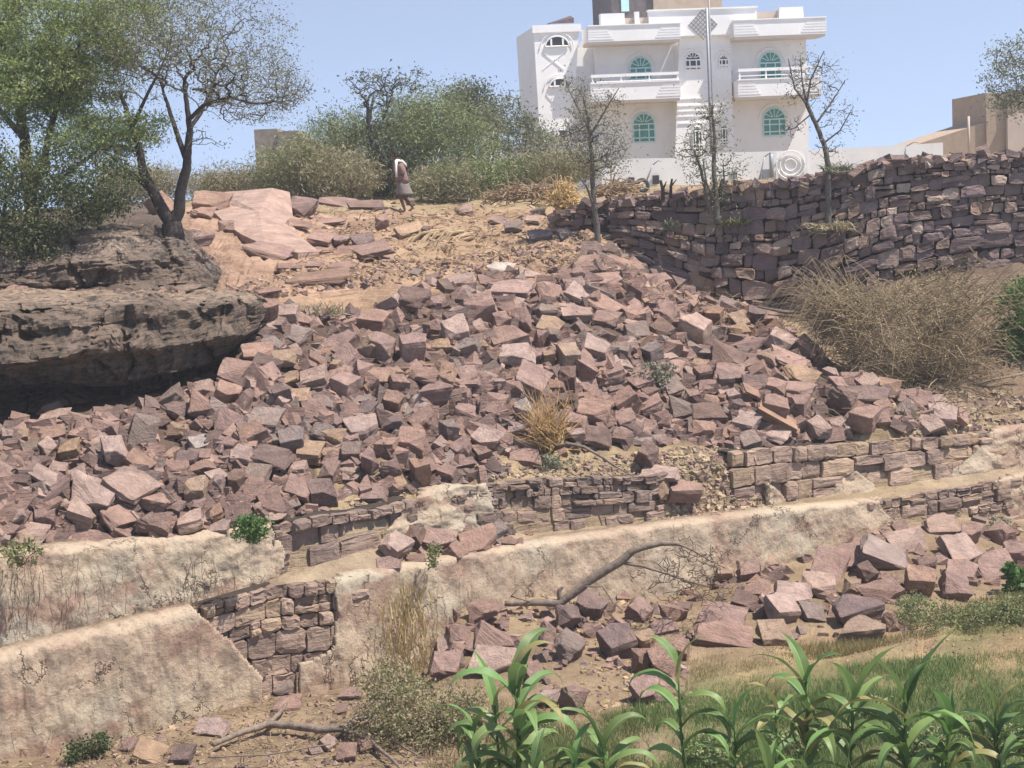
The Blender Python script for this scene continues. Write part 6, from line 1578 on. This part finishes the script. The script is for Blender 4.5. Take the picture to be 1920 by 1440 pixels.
def ring(c, rx, ry, n=16, wob=0.0, seed=0):
    r = random.Random(seed); out = []
    for k in range(n):
        a = 2 * math.pi * k / n; w_ = 1 + wob * math.sin(3 * a + seed) + r.uniform(-wob, wob) * .5
        out.append(Vector(c) + PF @ Vector((-rx * math.cos(a) * w_, -ry * math.sin(a) * w_, 0)))
    return out
def lbuild(mb, name, mat, parent, smooth=True):
    me = bpy.data.meshes.new(name); me.from_pydata([tuple(v) for v in mb.v], [], mb.f); me.update(); me.materials.append(mat)
    me.polygons.foreach_set("use_smooth", [smooth] * len(me.polygons))
    o = bpy.data.objects.new(name, me); COL.objects.link(o); o.parent = parent; return o
mb = MB()
mb.loft([ring(q(-.02, 0, .86), .17, .21, wob=.05, seed=1), ring(q(-.01, 0, .95), .185, .22, wob=.04, seed=2), ring(q(.02, 0, 1.12), .165, .205, wob=.03, seed=3), ring(q(.06, 0, 1.28), .165, .215), ring(q(.09, 0, 1.40), .13, .20), ring(q(.115, 0, 1.465), .075, .09)], True, True)
for sh, w_ in ((sh1, 1), (sh2, 1)):
    pts = [sh[1][0], sh[2][0], sh[3][0]]; mb.tube([pts[0], pts[0].lerp(pts[1], .5), pts[1], pts[1].lerp(pts[2], .5), pts[2]], [.085, .08, .068, .06, .055], 10)
lbuild(mb, "jacket", M_jacket, pr)
mb = MB()
mb.loft([ring(q(-.05, 0, .50), .25, .21, wob=.10, seed=4), ring(q(-.04, 0, .56), .235, .205, wob=.08, seed=5), ring(q(-.01, 0, .75), .19, .20, wob=.05, seed=6), ring(q(0, 0, .95), .165, .19)], True, True)
lbuild(mb, "wrap_skirt", M_wrap, pr)
mb = MB()
mb.loft([ring(q(.10, 0, 1.46), .11, .17, wob=.06, seed=8), ring(q(.09, 0, 1.485), .105, .14, wob=.06, seed=9), ring(q(.115, 0, 1.52), .08, .085), ring(q(.125, 0, 1.535), .065, .07)], True, True)
mb.tube([q(.02, .05, 1.49), q(-.05, .07, 1.43), q(-.11, .07, 1.36), q(-.14, .06, 1.31)], [.045, .04, .035, .015], 8)
mb.tube([q(.16, .12, 1.48), q(.20, .18, 1.38), q(.22, .20, 1.2), q(.21, .20, 1.02)], [.045, .04, .035, .03], 8)
lbuild(mb, "scarf", M_scarf, pr)
mb = MB(); mb.loft([ring(q(.135, 0, 1.60), .085, .088), ring(q(.13, 0, 1.66), .10, .095), ring(q(.14, 0, 1.72), .098, .09), ring(q(.15, 0, 1.765), .06, .06), ring(q(.155, 0, 1.778), .02, .02)], True, True); lbuild(mb, "hair", M_hair, pr)
mb = MB()
for s_ in (-.035, .035): mb.tube([q(.262, s_, 1.655), q(.27, s_, 1.655)], [.011, .008], 8)
lbuild(mb, "eyes", M_hair, pr)
mb = MB(); mb.tube([q(.262, 0, 1.66), q(.288, 0, 1.625), q(.27, 0, 1.615)], [.010, .018, .012], 8); lbuild(mb, "nose", M_skin, pr)
mb = MB(); mb.tube([q(.272, -.025, 1.585), q(.282, 0, 1.583), q(.272, .025, 1.585)], [.006, .008, .006], 6); lbuild(mb, "mouth", flat_mat("lips", (.13, .05, .04), .6, .05, 5, 0), pr)
mb = MB()
for s_ in (-.098, .098): mb.tube([q(.16, s_, 1.66), q(.15, s_ * 1.08, 1.64), q(.16, s_, 1.615)], [.012, .016, .010], 8)
lbuild(mb, "ears", M_skin, pr)

# ---------------------------------------------------------------- tall maize-like plants in the foreground
def maize_mat():
    m, n, l, b = newmat("maize_leaf")
    tc = n.new('ShaderNodeTexCoord'); g = n.new('ShaderNodeNewGeometry')
    a = n.new('ShaderNodeAttribute'); a.attribute_name = "tone"
    nn = _noise(n, l, tc.outputs['Object'], 6, 5, .6)
    c = _mix(n, l, a.outputs['Color'], _mix(n, l, (.75, .8, .7), (1.2, 1.15, 1.2), nn), 1.0, 'MULTIPLY')
    l.new(c, b.inputs['Base Color']); b.inputs['Roughness'].default_value = .5; b.inputs['Specular IOR Level'].default_value = .45
    tr = n.new('ShaderNodeBsdfTranslucent'); l.new(c, tr.inputs['Color']); mx = n.new('ShaderNodeMixShader'); mx.inputs[0].default_value = .28
    l.new(b.outputs[0], mx.inputs[1]); l.new(tr.outputs[0], mx.inputs[2]); l.new(mx.outputs[0], n['Material Output'].inputs[0]); return m
M_maize = maize_mat()
def leaf_blade(parent, base, az, L_, w_, lift, droop, seed, twist=.4):
    r = random.Random(seed); mb = MB(); K = 16; pos = Vector(base); el = lift; side_prev = None
    h = Vector((math.cos(az), math.sin(az), 0)); st = L_ / K; vs = []; cs = []
    g_ = r.uniform(.8, 1.5); tone = (.145 * g_ * r.uniform(.85, 1.15), .225 * g_, .07 * g_)
    if r.random() < .12: tone = (.30, .26, .10)
    tipy = r.choice([0, .3, 1.0])
    rib = (.28, .38, .18)
    curl = r.uniform(-.25, .25)
    for k in range(K + 1):
        u = k / K
        d = h * math.cos(el) + Vector((0, 0, math.sin(el)))
        s_ = Vector((-h.y, h.x, 0)); up = s_.cross(d).normalized() * -1
        if up.z < 0 and k == 0: up = -up
        tw = twist * u * (1 if seed % 2 else -1)
        s2 = s_ * math.cos(tw) + up * math.sin(tw); up2 = up * math.cos(tw) - s_ * math.sin(tw)
        wd = w_ * (math.sin(math.pi * min(1, .12 + u * .9)) ** .7) * (1 - u ** 4) * .5 + .002
        wav = math.sin(u * 22 + seed) * .10 * wd
        fold = .45 * (1 - u * .6)
        vs += [pos - s2 * wd + up2 * (wd * fold + wav), pos - s2 * wd * .12 + up2 * .001, pos - up2 * .003, pos + s2 * wd * .12 + up2 * .001, pos + s2 * wd + up2 * (wd * fold - wav)]
        tt = tuple(a + (b2 - a) * max(0, (u - .8) * 3.5) * tipy for a, b2 in zip(tone, (.34, .28, .13))); cs += [tt, tt, rib, tt, tt]
        pos = pos + d * st
        el -= droop / K * (0.5 + 1.6 * u); h = (Matrix.Rotation(curl / K, 3, 'Z') @ h)
    fs = []
    for k in range(K):
        for j in range(4): fs.append((5 * k + j, 5 * k + j + 1, 5 * k + j + 6, 5 * k + j + 5))
    mb.add(vs, fs); mb.c = [tuple(c) + (1,) for c in cs]
    return mb.build("leaf", M_maize, parent, True)
M_stalk = flat_mat("maize_stalk", (.08, .13, .035), .6, .25, 6, .1)
def maize(label, x, ytop, D, n, seed, Ls=.75, thick=.022, lean=0.0, wide=.085, spreadtop=True):
    r = random.Random(seed); tp = P(x, ytop + 14, D); b0 = Vector((tp.x - lean, D, -7.0)); H_ = tp.z + 7.0
    t = empty("maize_plant", b0, label, "maize plant", "tall green maize plants in the foreground")
    neck = H_ - Ls * .42; pts = [b0 + Vector((lean * u * neck / H_, 0, neck * u)) + Vector((r.gauss(0, .008), r.gauss(0, .008), 0)) for u in np.linspace(0, 1, 8)]
    mb = MB(); mb.tube(pts, [thick * (1 - .45 * u) for u in np.linspace(0, 1, 8)], 8); mb.build("stalk", M_stalk, t, True)
    a = r.uniform(0, 3)
    n += 3
    for i in range(n):
        u = .45 + .55 * i / (n - 1); k = u * 7; i0 = min(6, int(k)); p = pts[i0].lerp(pts[i0 + 1], k - i0)
        az = a + i * math.pi + r.gauss(0, .5); az = az if abs(math.sin(az)) < .85 else az + .7
        L_ = Ls * r.uniform(.85, 1.35) * (1.0 if u < .95 else .75)
        lift = r.uniform(.75, 1.15) if u < .9 else r.uniform(1.15, 1.5)
        leaf_blade(t, p, az, L_, wide * 1.75 * r.uniform(.75, 1.15), lift, r.uniform(1.7, 3.1) if u < .9 else r.uniform(.5, 2.2), seed * 31 + i)
MZ = [("tallest bushy plant at the left of the row, thick dark stem", 968, 1205, 17.0, 12, 1, .85, .034, .06, .10),
      ("narrow upright plant standing just behind the tallest bushy one", 925, 1265, 17.5, 7, 2, .6, .02, -.05, .07),
      ("leftmost plant of the row, leaves folding to the left", 888, 1312, 17.3, 7, 3, .62, .022, 0, .08),
      ("single slender plant with one long blade pointing straight up", 1268, 1192, 17.2, 6, 4, .72, .02, -.04, .08),
      ("low plant with splayed leaves between the bushy and slender ones", 1130, 1325, 16.8, 9, 5, .75, .022, 0, .08),
      ("short plant at the bottom edge, left of the splayed low plant", 1075, 1372, 16.6, 7, 6, .6, .02, 0, .08),
      ("pale leaved plant just right of the slender plant", 1375, 1300, 16.9, 8, 8, .68, .02, 0, .08),
      ("thin plant with a needle-like upright top leaf, centre right", 1452, 1255, 17.0, 6, 9, .6, .018, 0, .06),
      ("tall dark plant with drooping head near the sandy strip", 1508, 1208, 17.2, 9, 10, .75, .024, -.03, .09),
      ("arching plant whose leaves reach left over the dark one", 1600, 1235, 17.0, 8, 11, .85, .024, .1, .09),
      ("big arching plant with a pale broad leaf, right side", 1695, 1228, 16.8, 10, 12, .95, .03, 0, .11),
      ("upright leafy plant to the right of the big arching one", 1775, 1300, 16.7, 9, 14, .7, .026, 0, .09),
      ("thick dark stemmed plant near the right edge", 1868, 1278, 16.8, 11, 15, .72, .034, .03, .09),
      ("plant cut by the right edge of the picture", 1935, 1290, 16.6, 8, 16, .7, .024, 0, .09),
      ("small plant at the bottom edge, second from the left end", 1000, 1385, 16.4, 6, 17, .55, .018, 0, .07),
      ("small pale plant at the bottom edge below the needle-topped plant", 1440, 1390, 16.3, 6, 18, .55, .018, 0, .07)]
for a in MZ: maize(*a)

# ---------------------------------------------------------------- grass
def grass(name, label, poly, n, h0, h1, cols, seed, wd=.006):
    g = np.random.default_rng(seed); r = random.Random(seed)
    xs = [q_[0] for q_ in poly]; ys = [q_[1] for q_ in poly]
    pts = []
    while len(pts) < n:
        x = r.uniform(min(xs), max(xs)); y = r.uniform(min(ys), max(ys))
        if not inpoly(x, y, poly): continue
        p = Pz(x, y, -7.0)
        if fb((p.x, p.y, 0.0), .9, 3) + r.gauss(0, .25) < -.12: continue
        pts.append(tuple(p))
    B = np.array(pts); B[:, 2] = -7.02; n = len(B)
    h_ = g.uniform(h0, h1, n); a = g.uniform(0, 6.28, n); dx = np.stack([np.cos(a), np.sin(a), np.zeros(n)], 1)
    l_ = g.normal(0, .35, (n, 3)); l_[:, 2] = 1; tip = B + l_ * h_[:, None]; w_ = dx * wd
    V = np.stack([B - w_, B + w_, tip], 1).reshape(-1, 3); Fc = np.arange(n * 3).reshape(-1, 3)
    m = leaf_mat(name + "_blades", cols[0], cols[1], .7, .25)
    o = np_object(name, V, Fc, m); return tag(o, label, "grass", kind='stuff')
grass("grass", "green short grass covering the ground behind the tall plants", [(1180, 1330), (1340, 1290), (1500, 1255), (1700, 1238), (2050, 1215), (2100, 1470), (860, 1470), (900, 1400), (1050, 1370)], 60000, .05, .16, ((.13, .21, .06), (.22, .28, .11)), 201)
grass("dry_grass", "yellowish dry grass fringe at the foot of the lower pile", [(1290, 1245), (1480, 1212), (1690, 1195), (1720, 1150), (2000, 1090), (2000, 1180), (1700, 1205), (1480, 1250), (1300, 1290)], 14000, .05, .16, ((.24, .22, .09), (.36, .28, .14)), 202)
grass("dry_grass", "sparse dry grass between the scrub bush and the tall plants", [(780, 1330), (900, 1310), (1060, 1330), (1200, 1350), (1190, 1460), (800, 1460)], 12000, .04, .14, ((.20, .19, .08), (.32, .25, .13)), 203)

# ---------------------------------------------------------------- dusty air
mb = MB(); mb.box(-70, 90, -8, 150, -9.5, 24)
hz = newmat("dusty_air")[0]; n_ = hz.node_tree.nodes; n_.clear()
vo = n_.new('ShaderNodeVolumePrincipled'); vo.inputs['Color'].default_value = (0.88, 0.87, 0.89, 1); vo.inputs['Density'].default_value = 0.0011; vo.inputs['Anisotropy'].default_value = 0.2
om = n_.new('ShaderNodeOutputMaterial'); hz.node_tree.links.new(vo.outputs[0], om.inputs['Volume'])
tag(mb.build("haze", hz), "thin dusty air over the whole slope", "haze", kind='stuff')
